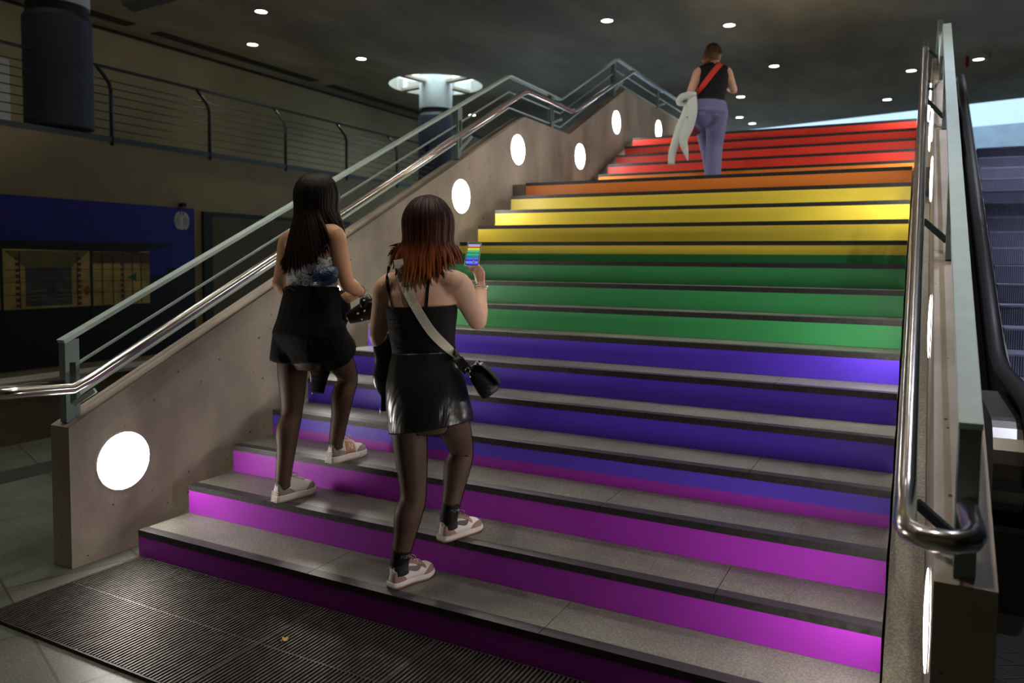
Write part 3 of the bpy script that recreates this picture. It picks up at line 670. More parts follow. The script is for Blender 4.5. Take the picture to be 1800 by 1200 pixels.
def hair_mat(name, stops, rough=.48):
    mt = M(name, stops[0][1], rough, spec=.2); nt = mt.node_tree; b = nt.nodes['Principled BSDF']
    tc = nt.nodes.new('ShaderNodeTexCoord'); sp = nt.nodes.new('ShaderNodeSeparateXYZ'); nt.links.new(tc.outputs['Generated'], sp.inputs[0])
    n = nt.nodes.new('ShaderNodeTexNoise'); n.inputs['Scale'].default_value = 26; mp = nt.nodes.new('ShaderNodeMapping'); mp.inputs['Scale'].default_value = (3, 3, .12)
    nt.links.new(tc.outputs['Object'], mp.inputs[0]); nt.links.new(mp.outputs[0], n.inputs[0])
    a = nt.nodes.new('ShaderNodeMath'); a.operation = 'MULTIPLY_ADD'; a.inputs[1].default_value = .42; nt.links.new(n.outputs['Fac'], a.inputs[0])
    a2 = nt.nodes.new('ShaderNodeMath'); a2.operation = 'ADD'; a2.inputs[1].default_value = -.21; nt.links.new(sp.outputs[2], a2.inputs[0]); nt.links.new(a2.outputs[0], a.inputs[2])
    r = nt.nodes.new('ShaderNodeValToRGB'); r.color_ramp.interpolation = 'EASE'
    while len(r.color_ramp.elements) < len(stops): r.color_ramp.elements.new(.5)
    for e, (p, c) in zip(r.color_ramp.elements, stops): e.position = p; e.color = rgb(c)
    nt.links.new(a.outputs[0], r.inputs[0]); nt.links.new(r.outputs[0], b.inputs['Base Color'])
    bp = nt.nodes.new('ShaderNodeBump'); bp.inputs['Strength'].default_value = .35; bp.inputs['Distance'].default_value = .01; nt.links.new(n.outputs['Fac'], bp.inputs['Height']); nt.links.new(bp.outputs[0], b.inputs['Normal'])
    return mt
def hair(fig, mat, dims, ends, n, rng, drop=.5, wl=.013, shift=.016, up=.014, cape=True):
    """long hair: a cap over the skull and many tapering locks that run from the parting to the ends (theta -> point)"""
    c, R, F, U = fig.hd; a, bb, cz = dims; c = c-F*shift+U*up; b = MB()
    b.ball(c, (a*.97, bb*.97, cz*.97), 18, (R, F, U)); rnd = random.Random(n)
    for i in range(n):
        th = math.radians(rng[0]+(rng[1]-rng[0])*((i+.5)/n)+rnd.uniform(-3, 3)); lay = rnd.uniform(.95, 1.05)
        h = R*math.sin(th)-F*math.cos(th); tg = R*math.cos(th)+F*math.sin(th)
        rad = 1/math.sqrt((math.sin(th)/a)**2+(math.cos(th)/bb)**2); pts = [c+U*cz*lay+h*.004]
        for ph in (28, 55, 82): p_ = math.radians(ph); pts.append(c+(U*(cz*math.cos(p_))+h*(rad*math.sin(p_)))*lay)
        e = ends(math.degrees(th), rnd); q = pts[-1]; low = c+h*rad*lay*.97-U*cz*.55
        pts += [low, low*.5+e*.5+h*.006*lay, e]
        w = wl*rnd.uniform(.75, 1.25); b.tube(pts, [w*.6, w, w*1.1, w*1.15, w*1.1, w*.85, .0015], 7, flat=.5, side=tg, sub=3)
    return b.build('hair', mat, fig.root, smooth_=True)
def text_mesh(body, size, mat, name, parent, o, X, Y, extr=.0006):
    """raised lettering: origin o, reading along X, upright along Y"""
    cu = bpy.data.curves.new(name, 'FONT'); cu.body = body; cu.size = size; cu.extrude = extr; cu.align_x = 'CENTER'; cu.align_y = 'CENTER'
    ob = bpy.data.objects.new('tmp', cu); COL.objects.link(ob); dg = bpy.context.evaluated_depsgraph_get()
    me = bpy.data.meshes.new_from_object(ob.evaluated_get(dg)); bpy.data.objects.remove(ob)
    X = X.normalized(); Y = (Y-X*Y.dot(X)).normalized(); mx = Matrix((X, Y, X.cross(Y))).transposed().to_4x4(); mx.translation = o
    me.transform(mx); return link_mesh(me, name, mat, parent)
class Shoe:
    def __init__(s, fig, heel, d, side, L, mats, style):
        s.h = V(heel); s.d = V((d[0], d[1], 0)).normalized(); s.q = s.d.cross(UP); s.L = L; s.side = side; s.w0 = L/.26
        base, over, acc, sole, out, lace = mats
        zs = .028 if style == 'court' else .037
        s.zs = zs
        def w(t): return s.w0*lerp(t, [(0,.022),(.03,.031),(.12,.038),(.3,.037),(.45,.039),(.62,.0465),(.75,.049),(.88,.043),(.96,.029),(1,.012)])
        def cc(t): return -side*s.w0*lerp(t, [(0,0),(.4,.003),(.7,-.004),(1,.008)])*-1
        def h(t): return s.w0*lerp(t, [(0,.072),(.05,.086),(.14,.080),(.26,.070),(.36,.090),(.46,.086),(.6,.066),(.75,.048),(.88,.040),(.96,.026),(1,.010)])
        def lean(t): return lerp(t, [(0,.012),(.1,0),(1,0)])
        def S(t, ph, off=0):
            c_, s_ = math.cos(ph), math.sin(ph); ww, hh = w(t), h(t)
            nar = 1-.42*lerp(t, [(0,.6),(.2,.75),(.4,.8),(.65,.3),(1,.1)])*s_**2
            x = math.copysign(abs(c_)**.7, c_)*(ww-.0035)*nar; z = zs-.004+hh*abs(s_)**.85
            p = s.h+s.d*((t*L)+lean(t)*s_)+s.q*(cc(t)+x)+UP*z
            if off: p += (s.q*c_+UP*s_*.8+s.d*((t-.8)*2.5 if t > .8 else (t-.08)*6 if t < .08 else 0)).normalized()*off
            return p
        s.S = S; s.w = w; s.cc = cc
        ts = [0, .015, .04, .08, .13, .2, .28, .36, .42, .5, .58, .66, .74, .82, .88, .93, .97, .99, 1]
        b = MB(); b.rings([[S(t, PI*i/16) for i in range(17)] for t in ts], closed=True)
        s.ob = b.build('shoe', base, fig.root, smooth_=True)
        def outline(z, g, lo=0, hi=1):
            k = []; tt = [lo+(hi-lo)*(1-math.cos(PI*i/22))/2 for i in range(23)]
            for t in tt: k.append(s.h+s.d*((t-.5)*(L+2*g)+.5*L)+s.q*(cc(t)+w(t)+g)+UP*z)
            for t in tt[::-1]: k.append(s.h+s.d*((t-.5)*(L+2*g)+.5*L)+s.q*(cc(t)-w(t)-g)+UP*z)
            return k
        toe = lambda r, a: [p+UP*a*max(0, ((p-s.h).dot(s.d)/L-.75)/.25)**2 for p in r]
        b = MB(); b.rings([toe(outline(.006, .001), .006), toe(outline(.012, .004), .004), toe(outline(zs-.006, .003), .003), toe(outline(zs, .001), .002)]); b.build('sole', sole, s.ob, smooth_=False, bevel=.001)
        b = MB(); b.rings([toe(outline(.0, -.001), .009), toe(outline(.007, .0035), .007)]); b.build('outsole', out, s.ob)
        P = s.patch
        if style == 'court':
            for m_ in (0, 1):
                P('heel_overlay', 0, .27, lambda t: .0, lambda t: lerp(t, [(0,.62),(.12,.58),(.27,.12)]), over, m_)
                P('collar_overlay', .0, .22, lambda t: lerp(t, [(0,.95),(.22,1.02)]), lambda t: PI/2, over, m_)
                P('toe_overlay', .64, 1, lambda t: 0, lambda t: lerp(t, [(.64,.08),(.75,.55),(1,1.2)]), over, m_)
                P('eyestay', .36, .70, lambda t: lerp(t, [(.36,.86),(.6,.72),(.70,.5)]), lambda t: lerp(t, [(.36,1.22),(.6,1.2),(.7,1.1)]), over, m_)
                P('swoosh', .03, .62, lambda t: lerp(t, [(.03,.86),(.2,.66),(.36,.40),(.46,.30),(.53,.34),(.58,.55),(.62,.86)]), lambda t: lerp(t, [(.03,.90),(.2,.80),(.36,.66),(.46,.62),(.53,.68),(.58,.80),(.62,.90)]), acc, m_, .0028)
            P('heel_tab', 0, .05, lambda t: .95, lambda t: PI/2, acc, 0, .0022); P('heel_tab', 0, .05, lambda t: .95, lambda t: PI/2, acc, 1, .0022)
        else:
            for m_ in (0, 1):
                P('heel_overlay', 0, .16, lambda t: .0, lambda t: lerp(t, [(0,1.5),(.08,1.0),(.16,.5)]), over, m_)
                P('side_overlay', .14, .40, lambda t: 0, lambda t: lerp(t, [(.14,.5),(.25,.42),(.40,.08)]), over, m_)
                P('toe_overlay', .66, 1, lambda t: 0, lambda t: lerp(t, [(.66,.1),(.78,.75),(1,1.3)]), over, m_)
                if side > 0: P('saddle_panel', .36, .62, lambda t: .05, lambda t: lerp(t, [(.36,1.0),(.62,.95)]), acc, m_, .0022)
            if side > 0:
                o = S(.49, .45, .0045); X = (S(.56, .45)-S(.42, .45)); Y = S(.49, .75)-S(.49, .15); text_mesh('N', .045, base, 'side_letter', s.ob, o, X, Y)
            b = MB()
            for i in range(6):
                for j in (-1, 0, 1): p = s.h-s.d*.004+s.q*(j*.018)+UP*(.006+i*.010)+s.d*(.0016*i); b.box(p-V((.006, .006, .003)), p+V((.006, .006, .003)))
            b.build('heel_lugs', sole, s.ob)
        b = MB()
        for t in (.42, .48, .54, .60, .65): b.tube([S(t, a, .004) for a in (1.12, 1.35, PI/2, PI-1.35, PI-1.12)], .0032, 6, sub=2)
        for sg in (-1, 1):
            o = S(.40, PI/2, .006); b.tube([o, o+s.q*sg*.022+UP*.016, o+s.q*sg*.040+UP*.010+s.d*.012, o+s.q*sg*.026-UP*.004+s.d*.014, o], .0026, 6, sub=4)
        b.build('laces', lace, s.ob, smooth_=True)
        t_ = MB(); t_.rings([[S(t, a, .003) for a in (PI/2-.34, PI/2-.1, PI/2+.1, PI/2+.34)]+[S(t, a, -.003) for a in (PI/2+.34, PI/2-.34)] for t in (.36, .45, .55, .66)]); t_.build('tongue', base, s.ob)
    def patch(s, name, t0, t1, f0, f1, mat, mirror, off=.0016):
        g = []
        for i in range(15):
            t = t0+(t1-t0)*i/14; a, c = f0(t), f1(t); row = []
            for j in range(7): ph = a+(c-a)*j/6; row.append(s.S(t, PI-ph if mirror else ph, off))
            g.append(row)
        b = MB(); vs = [p for r in g for p in r]; b.add(vs, [(i*7+j, i*7+j+1, (i+1)*7+j+1, (i+1)*7+j) for i in range(14) for j in range(6)])
        o = b.build(name, mat, s.ob, smooth_=True); md = o.modifiers.new('thick', 'SOLIDIFY'); md.thickness = .0014; md.offset = 0
        return o
def lerp(t, k):
    if t <= k[0][0]: return k[0][1]
    for a, b in zip(k[:-1], k[1:]):
        if t <= b[0]: u = (t-a[0])/(b[0]-a[0]); return a[1]+(b[1]-a[1])*u
    return k[-1][1]
def shell(rs, name, mat, parent, th=.003, sub=1, smooth_=True):
    b = MB(); b.rings(rs, cap=False); o = b.build(name, mat, parent, smooth_=smooth_)
    md = o.modifiers.new('thick', 'SOLIDIFY'); md.thickness = th; md.offset = 1
    if sub: m2 = o.modifiers.new('sub', 'SUBSURF'); m2.levels = sub; m2.render_levels = sub
    return o
def oval(c, R, F, T, rx, ry, n=32, wob=0, ph=0, tilt=0, tr=0):
    out = []
    for i in range(n):
        a = 2*PI*i/n; w_ = 1+wob*math.sin(5*a+ph)+wob*.6*math.sin(9*a+2.3*ph); x, y = rx*w_*math.cos(a), ry*w_*math.sin(a); out.append(c+R*x+F*y+T*(tilt*y+tr*x))
    return out
def fabric(name, col, rough, spec=.3, wr=.5, wscale=9, stretch=(1, 1, 1), sheen=0):
    mt = M(name, col, rough, spec=spec, sheen=sheen); nt = mt.node_tree; b = nt.nodes['Principled BSDF']; tc = nt.nodes.new('ShaderNodeTexCoord'); mp = nt.nodes.new('ShaderNodeMapping'); mp.inputs['Scale'].default_value = stretch
    nt.links.new(tc.outputs['Object'], mp.inputs[0]); n = nt.nodes.new('ShaderNodeTexNoise'); n.inputs['Scale'].default_value = wscale; n.inputs['Detail'].default_value = 3; n.inputs['Distortion'].default_value = .6; nt.links.new(mp.outputs[0], n.inputs[0])
    bp = nt.nodes.new('ShaderNodeBump'); bp.inputs['Strength'].default_value = wr; bp.inputs['Distance'].default_value = .03; nt.links.new(n.outputs['Fac'], bp.inputs['Height']); nt.links.new(bp.outputs[0], b.inputs['Normal'])
    return mt
def skin_mat(name, col):
    mt = M(name, col, .5, spec=.35, var=.06, scale=14); b = mt.node_tree.nodes['Principled BSDF']
    b.inputs['Subsurface Weight'].default_value = .12; b.inputs['Subsurface Radius'].default_value = (.02, .008, .004); return mt
m_eye = M('eye white', (.7, .68, .65), .2); m_iris = M('brown iris', (.05, .025, .012), .2)
m_tight = M('sheer black tights', (.009, .007, .007), .6, spec=.2, alpha=.64); m_sock = M('black sock', (.010, .010, .011), .8)
m_blk = fabric('black jersey', (.007, .007, .008), .75, .2, .35, 14, (1, 1, 3)); m_leather = fabric('black leather', (.010, .010, .011), .30, .6, .55, 7, (1, 1, .6)); m_bagl = fabric('grained black leather', (.009, .009, .010), .38, .5, .25, 90)
m_white = M('white leather', (.72, .68, .64), .5, var=.04); m_mauve = M('mauve suede', (.30, .175, .16), .7, var=.08, scale=40); m_plum = M('dark mauve leather', (.11, .07, .075), .5)
m_cream = M('cream rubber', (.66, .58, .53), .6); m_pinkr = M('mauve rubber', (.40, .26, .24), .6); m_grey = M('grey suede', (.24, .21, .18), .8, var=.08, scale=40); m_copper = M('copper suede', (.45, .20, .13), .7); m_offw = M('off white mesh', (.62, .60, .58), .7, bump=.3, bscale=300)
m_chrome = M('silver metal', (.75, .74, .72), .18, 1.)

def legs_cover(fig, name, mat, thigh, knee, calf, ankle, off, t0=.15):
    J = fig.J; k = fig.k; back = fig.frame(0)[2]*-1
    for sd in 'LR':
        h, kn, an = J['hip'+sd], J['kn'+sd], J['an'+sd]
        b = MB().tube([h-UP*.03, h*.55+kn*.45, kn, kn*.72+an*.28+back*.016*k, kn*.42+an*.58+back*.006*k, an, an-UP*.03], [r*k+off for r in (thigh*.94, thigh*.92, knee, calf, calf*.80, ankle, ankle)], 20, sub=6)
        b.build(name, mat, fig.root, smooth_=True)
    b = MB().rings([fig.ring(t, .005, mul=.95) for t in (.12, .06, 0, -.06, -.13, -.2, -.26)]); b.build('tights_top', mat, fig.root, smooth_=True)

# ---- the red-haired woman with the phone
dB = 3.40
root = empty('person', (1.66, .16, .147), 'copper-haired woman in black tank top and leather skirt photographing the stairs', 'person')
heelL, heelR, dB_ = V((1.605, .055, .148)), V((1.722, .275, .308)), V((.26, .965, 0)).normalized()
J = dict(pel=at(749, 702, dB), hipL=at(716, 706, dB+.02), hipR=at(783, 703, dB-.02), waist=at(745, 625, dB), chest=at(740, 553, dB), neck=at(741, 478, dB+.01), head=at(754, 402, dB+.05),
         shL=at(680, 506, dB+.03), shR=at(806, 500, dB-.04), elL=at(664, 592, dB+.08), wrL=at(694, 640, dB+.25), elR=at(840, 566, dB+.12), wrR=at(846, 503, dB+.26),
         knL=at(727, 868, dB+.01), knR=at(811, 792, dB+.24), anL=heelL+dB_*.05+UP*.10, anR=heelR+dB_*.05+UP*.10)
B = Figure(root, J, 1.0, 1.0)
dirR = (at(837, 462, dB+.30)-J['wrR'])
skinB = skin_mat('fair skin', (.72, .45, .33))
B.body(skinB, dict(L=(V((.35, .8, -.2)), V((-.3, .2, .9)), V((.8, -.3, 0)), 25, .92), R=(dirR, RX*.75+FW*.5, -FW+RX*.2, 38, .92)), faceF=FW+RX*.12, feet=(dB_, dB_), thigh=.080, calf=.058, ankle=.035, arm=.051)
eyes(B, m_iris)
tank = [B.ring(t, .006, tilt=.10 if t > .72 else 0) for t in (.26, .33, .4, .48, .56, .64, .70, .735)]
tb = MB().rings(tank, cap=False); B.addmb(tb); shell(tank, 'tank_top', m_blk, root)
legs_cover(B, 'tights', m_tight, .080, .054, .058, .035, .005)
fz = B.frame(0); Rk, Fk = fz[1], fz[2]
sk = [oval(at(745, 617, dB), Rk, Fk, UP, .142, .108), oval(at(745, 640, dB), Rk, Fk, UP, .154, .122), oval(at(748, 668, dB)-Fk*.006, Rk, Fk, UP, .174, .146, wob=.004, ph=1), oval(at(751, 700, dB), Rk, Fk, UP, .184, .160, wob=.007, ph=2, tr=.04), oval(at(755, 728, dB)+Fk*.01, Rk, Fk, UP, .187, .168, wob=.009, ph=3, tr=.09), oval(at(757, 750, dB)+Fk*.016, Rk, Fk, UP, .189, .174, wob=.010, ph=3.4, tr=.13)]
B.addmb(MB().rings(sk, cap=False)); shell(sk, 'leather_skirt', m_leather, root)
b = MB().rings([oval(at(745, 614, dB), Rk, Fk, UP, .1435, .1085), oval(at(745, 627, dB), Rk, Fk, UP, .1495, .112)], cap=False); 
def endsB(th, rnd):
    u, v = lerp(th, [(-120,690),(-75,686),(-40,706),(-10,728),(15,752),(45,785),(75,806),(120,806)]), lerp(th, [(-120,440),(-75,462),(-40,486),(-15,498),(15,490),(45,474),(75,460),(120,450)])
    u += rnd.uniform(-7, 7); v += rnd.uniform(-9, 9)
    if abs(th) > 62: return at(u, v, dB+.03+.03*rnd.random())
    p, nn = B.hit(u, v, .012+.012*rnd.random(), dB-.05); q = at(u, v, dB-.07); return p if (p-q).length < .12 else q
hB = hair(B, hair_mat('copper hair', [(.05, (.36, .11, .018)), (.26, (.20, .05, .012)), (.5, (.055, .014, .007)), (.85, (.020, .007, .005))]), (.108, .118, .128), endsB, 280, (-135, 135), wl=.011)
for nm, px in (('shoulder_strap', [(684, 468), (681, 490), (685, 515), (693, 546)]), ('shoulder_strap', [(776, 452), (763, 472), (753, 498), (749, 545)])):
    B.strap(nm, px, .014, .002, m_blk, parent=root)
txt = M('white print', (.75, .75, .75), .6)
for sd, hl in (('L', heelL), ('R', heelR)):
    an = J['an'+sd]; kn = J['kn'+sd]; ax = (kn-an).normalized()
    so = MB().tube([an-UP*.045, an-UP*.02, an+ax*.03, an+ax*.062], [.043, .041, .0405, .042], 18, sub=3).build('sock', m_sock, root, smooth_=True)
    sd_ = (RX*.75-FW*.66).normalized(); 
    for i, chh in enumerate('PUMA'):
        a_ = math.radians(-12-i*19); nv = (-FW*math.cos(a_)-RX*math.sin(a_)); nv = (nv-UP*nv.z).normalized(); tv = UP.cross(nv)
        text_mesh(chh, .021, txt, 'sock_letter', so, an+ax*.040+nv*.0425, tv, UP)
    s_ = Shoe(B, hl, dB_, 1 if sd == 'R' else -1, .245, (m_white, m_mauve, m_plum, m_cream, m_pinkr, m_mauve), 'court')
    text_mesh('NIKE', .014, m_cream, 'heel_letters', s_.ob, s_.S(.0, PI/2, 0)-s_.d*.006-UP*.010, s_.q, UP+s_.d*.15)
bw = (J['wrR']-J['elR']).normalized(); bx = bw.orthogonal().normalized(); by = bw.cross(bx); cw = J['wrR']-bw*.018
MB().tube([cw+(bx*math.cos(a*PI/12)+by*math.sin(a*PI/12))*.034+bw*.004*math.sin(a) for a in range(25)], .0028, 8, cap=False).tube([cw-bw*.011+(bx*math.cos(a*PI/12)+by*math.sin(a*PI/12))*.0345 for a in range(25)], .0016, 6, cap=False).build('bracelet', m_chrome, root, smooth_=True)

# her phone
pc = at(831.5, 447, dB+.285); pu = (UX*.86+FW*.46-RX*-.11).normalized(); pr_ = (RX-pu*RX.dot(pu)).normalized(); pn = pr_.cross(pu)
t = empty('smartphone', pc, 'lit smartphone in clear case held up by the red-haired woman, showing the rainbow stairs', 'phone')
def slab(w, h, z0, z1, r=.009):
    k = []
    for cx, cy, a0 in ((w/2-r, h/2-r, 0), (-w/2+r, h/2-r, 90), (-w/2+r, -h/2+r, 180), (w/2-r, -h/2+r, 270)):
        for i in range(6): a = math.radians(a0+18*i); k.append((cx+r*math.cos(a), cy+r*math.sin(a)))
    return MB().prism([pc+pr_*x+pu*y+pn*z0 for x, y in k], pn*(z1-z0))
slab(.069, .134, -.004, .0045).build('case', M('milky clear case', (.55, .53, .5), .25), t); slab(.064, .129, .0045, .0052).build('bezel', m_black, t)
sm = M('phone screen', (0, 0, 0), .2); nt = sm.node_tree; bs = nt.nodes['Principled BSDF']; tc = nt.nodes.new('ShaderNodeTexCoord'); sp = nt.nodes.new('ShaderNodeSeparateXYZ'); nt.links.new(tc.outputs['Generated'], sp.inputs[0])
cr = nt.nodes.new('ShaderNodeValToRGB'); cr.color_ramp.interpolation = 'CONSTANT'; st_ = [(0, (.10, .05, .85)), (.08, (.12, .35, .95)), (.17, (.05, .03, .6)), (.24, (.10, .14, .85)), (.32, (.02, .25, .22)), (.42, (.05, .42, .30)), (.52, (.02, .16, .12)), (.56, (.10, .50, .20)), (.66, (.55, .75, .06)), (.76, (.6, .08, .03)), (.82, (.45, .42, .6)), (.93, (.05, .05, .08))]
while len(cr.color_ramp.elements) < len(st_): cr.color_ramp.elements.new(.5)
for e, (p, c) in zip(cr.color_ramp.elements, st_): e.position = p; e.color = rgb(c)
nt.links.new(sp.outputs[2], cr.inputs[0]); nt.links.new(cr.outputs[0], bs.inputs['Emission Color']); bs.inputs['Emission Strength'].default_value = .9
slab(.058, .122, .0052, .0058, .006).build('screen', sm, t)

# her shoulder bag with its canvas strap
t = empty('shoulder_bag', at(848, 700, dB-.06), 'small black leather shoulder bag with a pale canvas strap across the red-haired woman', 'bag')
B.strap('canvas_strap', [(700, 456), (704, 476), (715, 508), (735, 546), (758, 582), (780, 606), (801, 626)], .040, .0025, M('pale canvas webbing', (.62, .57, .49), .85, bump=.3, bscale=400), off=.005, parent=t)
B.strap('strap_end', [(795, 616), (806, 632), (815, 643), (823, 652)], .042, .005, m_bagl, off=.008, parent=t, d=dB-.12)
A_ = (RX*.58-UX*.81); B_ = (RX*.81+UX*.58); c0 = at(848, 668, dB-.03)
def bagring(a, w, h): return [c0+A_*a+B_*(w*math.copysign(abs(math.cos(2*PI*i/20))**.6, math.cos(2*PI*i/20)))+FW*(h*math.copysign(abs(math.sin(2*PI*i/20))**.6, math.sin(2*PI*i/20))) for i in range(20)]
bg = MB().rings([bagring(-.078, .018, .055), bagring(-.07, .030, .075), bagring(-.03, .040, .085), bagring(.03, .046, .088), bagring(.062, .044, .086), bagring(.070, .036, .08)]).build('bag_body', m_bagl, t, smooth_=True)
MB().rings([[c0+A_*a+B_*(w+dw)+FW*z for z in (-.09, .09) for dw in ((0, .006) if z < 0 else (.006, 0))] for a, w in ((-.08, .012), (-.06, .036), (-.02, .046), (.03, .0525), (.055, .051))]).build('flap', m_bagl, t)
MB().tube([c0+A_*(-.07)+B_*.03+FW*(-.085+.17*i/8)-A_*.012*math.sin(PI*i/8) for i in range(9)], .006, 8).build('bag_handle', m_bagl, t, smooth_=True)
q = at(822, 651, dB-.13)
MB().tube([q+(RX*math.cos(a*PI/8)*.010+UX*math.sin(a*PI/8)*.012) for a in range(17)], .002, 6, cap=False).tube([q-UX*.010, q+RX*.008-UX*.022, q+RX*.013-UX*.030], .0032, 8).build('clasp', m_chrome, t, smooth_=True)

# her black leather jacket
t = empty('leather_jacket', at(676, 716, dB+.1), 'black leather jacket with snap buttons bundled over the left arm of the red-haired woman', 'jacket')
jd = dB+.20
MB().tube([at(708, 628, dB+.27), at(704, 590, jd+.05), at(690, 556, jd+.01), at(668, 546, jd), at(648, 545, jd), at(628, 553, jd), at(612, 560, jd)], [.05, .055, .052, .056, .054, .044, .030], 16, flat=.75, sub=4).build('sleeve', m_leather, t, smooth_=True)
MB().tube([at(652, 522, jd-.05), at(640, 529, jd-.06), at(640, 540, jd-.06)], [.018, .022, .012], 12, flat=.45, side=RX, sub=3).build('cuff_tab', m_leather, t, smooth_=True)
b = [(640.5, 527, -.085), (641, 546, -.066), (629, 551, -.056), (636, 561, -.060)]
for u, v, z in b: MB().ball(at(u, v, jd+z), (.0055, .0055, .0055), 8).build('snap_button', m_chrome, t, smooth_=True)
MB().tube([at(672, 588, dB+.12), at(677, 612, dB+.09), at(680, 640, dB+.09), at(678, 668, dB+.09), at(683, 692, dB+.10), at(684, 700, dB+.1)], [.045, .054, .055, .058, .040, .02], 16, flat=.6, side=RX, sub=4).build('jacket_body', m_leather, t, smooth_=True)
be = MB().bar(at(674, 690, dB+.06), at(674, 722, dB+.06), .020, .004, up=FW).build('belt_end', m_bagl, t)
MB().tube([at(668, 716, dB+.055), at(668, 726, dB+.055), at(679, 726, dB+.055), at(680, 716, dB+.055)], .002, 6).build('buckle', m_chrome, be)

# ---- the dark long-haired woman in front
dA = 4.10
root = empty('person', (.71, .48, .307), 'woman with very long dark hair, grey top and black shorts climbing by the left wall', 'person')
heelL, heelR, fA = V((.655, .325, .308)), V((.778, .605, .468)), V((.17, .98, 0)).normalized(); fA2 = V((.14, .99, 0)).normalized()
J = dict(pel=at(544, 588, dA), hipL=at(515, 592, dA+.03), hipR=at(573, 588, dA-.05), waist=at(549, 508, dA), chest=at(548, 457, dA), neck=at(551, 408, dA), head=at(562, 352, dA+.02),
         shL=at(507, 424, dA+.08), shR=at(589, 413, dA-.08), elL=at(491, 500, dA+.12), wrL=at(522, 525, dA+.32), elR=at(611, 498, dA-.06), wrR=at(633, 513, dA+.12),
         knL=at(513, 722, dA+.06), knR=at(611, 662, dA+.20), anL=heelL+fA*.05+UP*.105, anR=heelR+fA2*.05+UP*.105)
A = Figure(root, J, .98, 1.0)
A.body(skin_mat('tan skin', (.58, .32, .19)), dict(L=(V((.5, .8, 0)), V((-.3, 0, .9)), V((.8, -.4, 0)), 25, .92), R=(at(612, 522, dA+.10)-J['wrR'], UX*.3-FW*.8, UX+RX*.2, 34, .92)), faceF=V((.30, .95, -.08)), feet=(fA, fA2), thigh=.084, calf=.058, ankle=.036, arm=.047)
eyes(A, m_iris)
mt = fabric('grey satin with dark print', (.30, .31, .34), .42, .4, .45, 12); nt = mt.node_tree; bs = nt.nodes['Principled BSDF']; tc = nt.nodes.new('ShaderNodeTexCoord'); vo = nt.nodes.new('ShaderNodeTexNoise'); vo.inputs['Scale'].default_value = 16; vo.inputs['Detail'].default_value = 1
nt.links.new(tc.outputs['Object'], vo.inputs[0]); r = nt.nodes.new('ShaderNodeValToRGB'); r.color_ramp.interpolation = 'CONSTANT'
for i in range(5): r.color_ramp.elements.new(.5)
for e, (p, c) in zip(r.color_ramp.elements, [(0, (.52, .54, .58)), (.42, (.03, .03, .035)), (.445, (.55, .57, .6)), (.53, (.03, .03, .035)), (.55, (.58, .6, .63)), (.62, (.04, .04, .045)), (.64, (.55, .56, .6))]): e.position = p; e.color = rgb(c)
nt.links.new(vo.outputs['Fac'], r.inputs[0]); nt.links.new(r.outputs[0], bs.inputs['Base Color'])
top = [A.ring(t, .009, tilt=.15 if t > .6 else 0) for t in (.24, .32, .4, .48, .56, .64, .72)]; A.addmb(MB().rings(top, cap=False)); shell(top, 'top', mt, root)
legs_cover(A, 'tights', m_tight, .084, .054, .058, .036, .005)
b = MB(); b.rings([A.ring(t, .020+.014*max(0, .4-t)) for t in (.36, .25, .12, 0, -.12, -.2)])
hl, hr = J['hipL'], J['hipR']
b.tube([hl+UP*.06, hl-UP*.02, hl*.68+J['knL']*.32], [.10, .112, .122], 20, sub=3); b.tube([hr+UP*.06, hr*.9+J['knR']*.1, hr*.58+J['knR']*.42], [.10, .112, .122], 20, sub=3)
me = remesh(b, .008, 5); A.addtree(me); link_mesh(me, 'shorts', fabric('black flowing cloth', (.006, .006, .007), .85, .12, .5, 6, (1.4, 1.4, .5)), root)
MB().tube([A.hit(520, 512, .006, dA)[0], A.hit(512, 506, .008, dA-.1)[0], at(497, 508, dA), at(499, 517, dA)], .003, 6).build('drawstring', m_blk, root)
def endsA(th, rnd):
    u = lerp(th, [(-130,505),(-70,498),(-30,512),(0,530),(25,552),(50,574),(75,596),(120,603)])+rnd.uniform(-4, 4); v = lerp(th, [(-130,470),(-70,474),(-30,480),(0,478),(25,464),(50,444),(75,418),(120,412)])+rnd.uniform(-10, 8)
    if th > 60: return at(u, v, dA+.06+.03*rnd.random())
    p, nn = A.hit(u, v, .014+.014*rnd.random(), dA-.06); q = at(u, v, dA-.08); return p if (p-q).length < .14 else q
hair(A, hair_mat('long black hair', [(.0, (.022, .007, .004)), (.4, (.012, .005, .004)), (.8, (.007, .005, .0045))]), (.106, .118, .130), endsA, 300, (-150, 140), wl=.011)
for sd, hl_, dd_ in (('L', heelL, fA), ('R', heelR, fA2)):
    Shoe(A, hl_, dd_, 1 if sd == 'R' else -1, .255, (m_offw, m_grey, m_copper, m_cream, m_cream, m_offw), 'runner')
bw = (J['wrR']-J['elR']).normalized(); bx = bw.orthogonal().normalized(); by = bw.cross(bx); cw = J['wrR']-bw*.01
MB().tube([cw+(bx*math.cos(a*PI/12)+by*math.sin(a*PI/12))*.032 for a in range(25)], .0025, 6, cap=False).build('bracelet', M('red beads', (.4, .06, .03), .4), root)
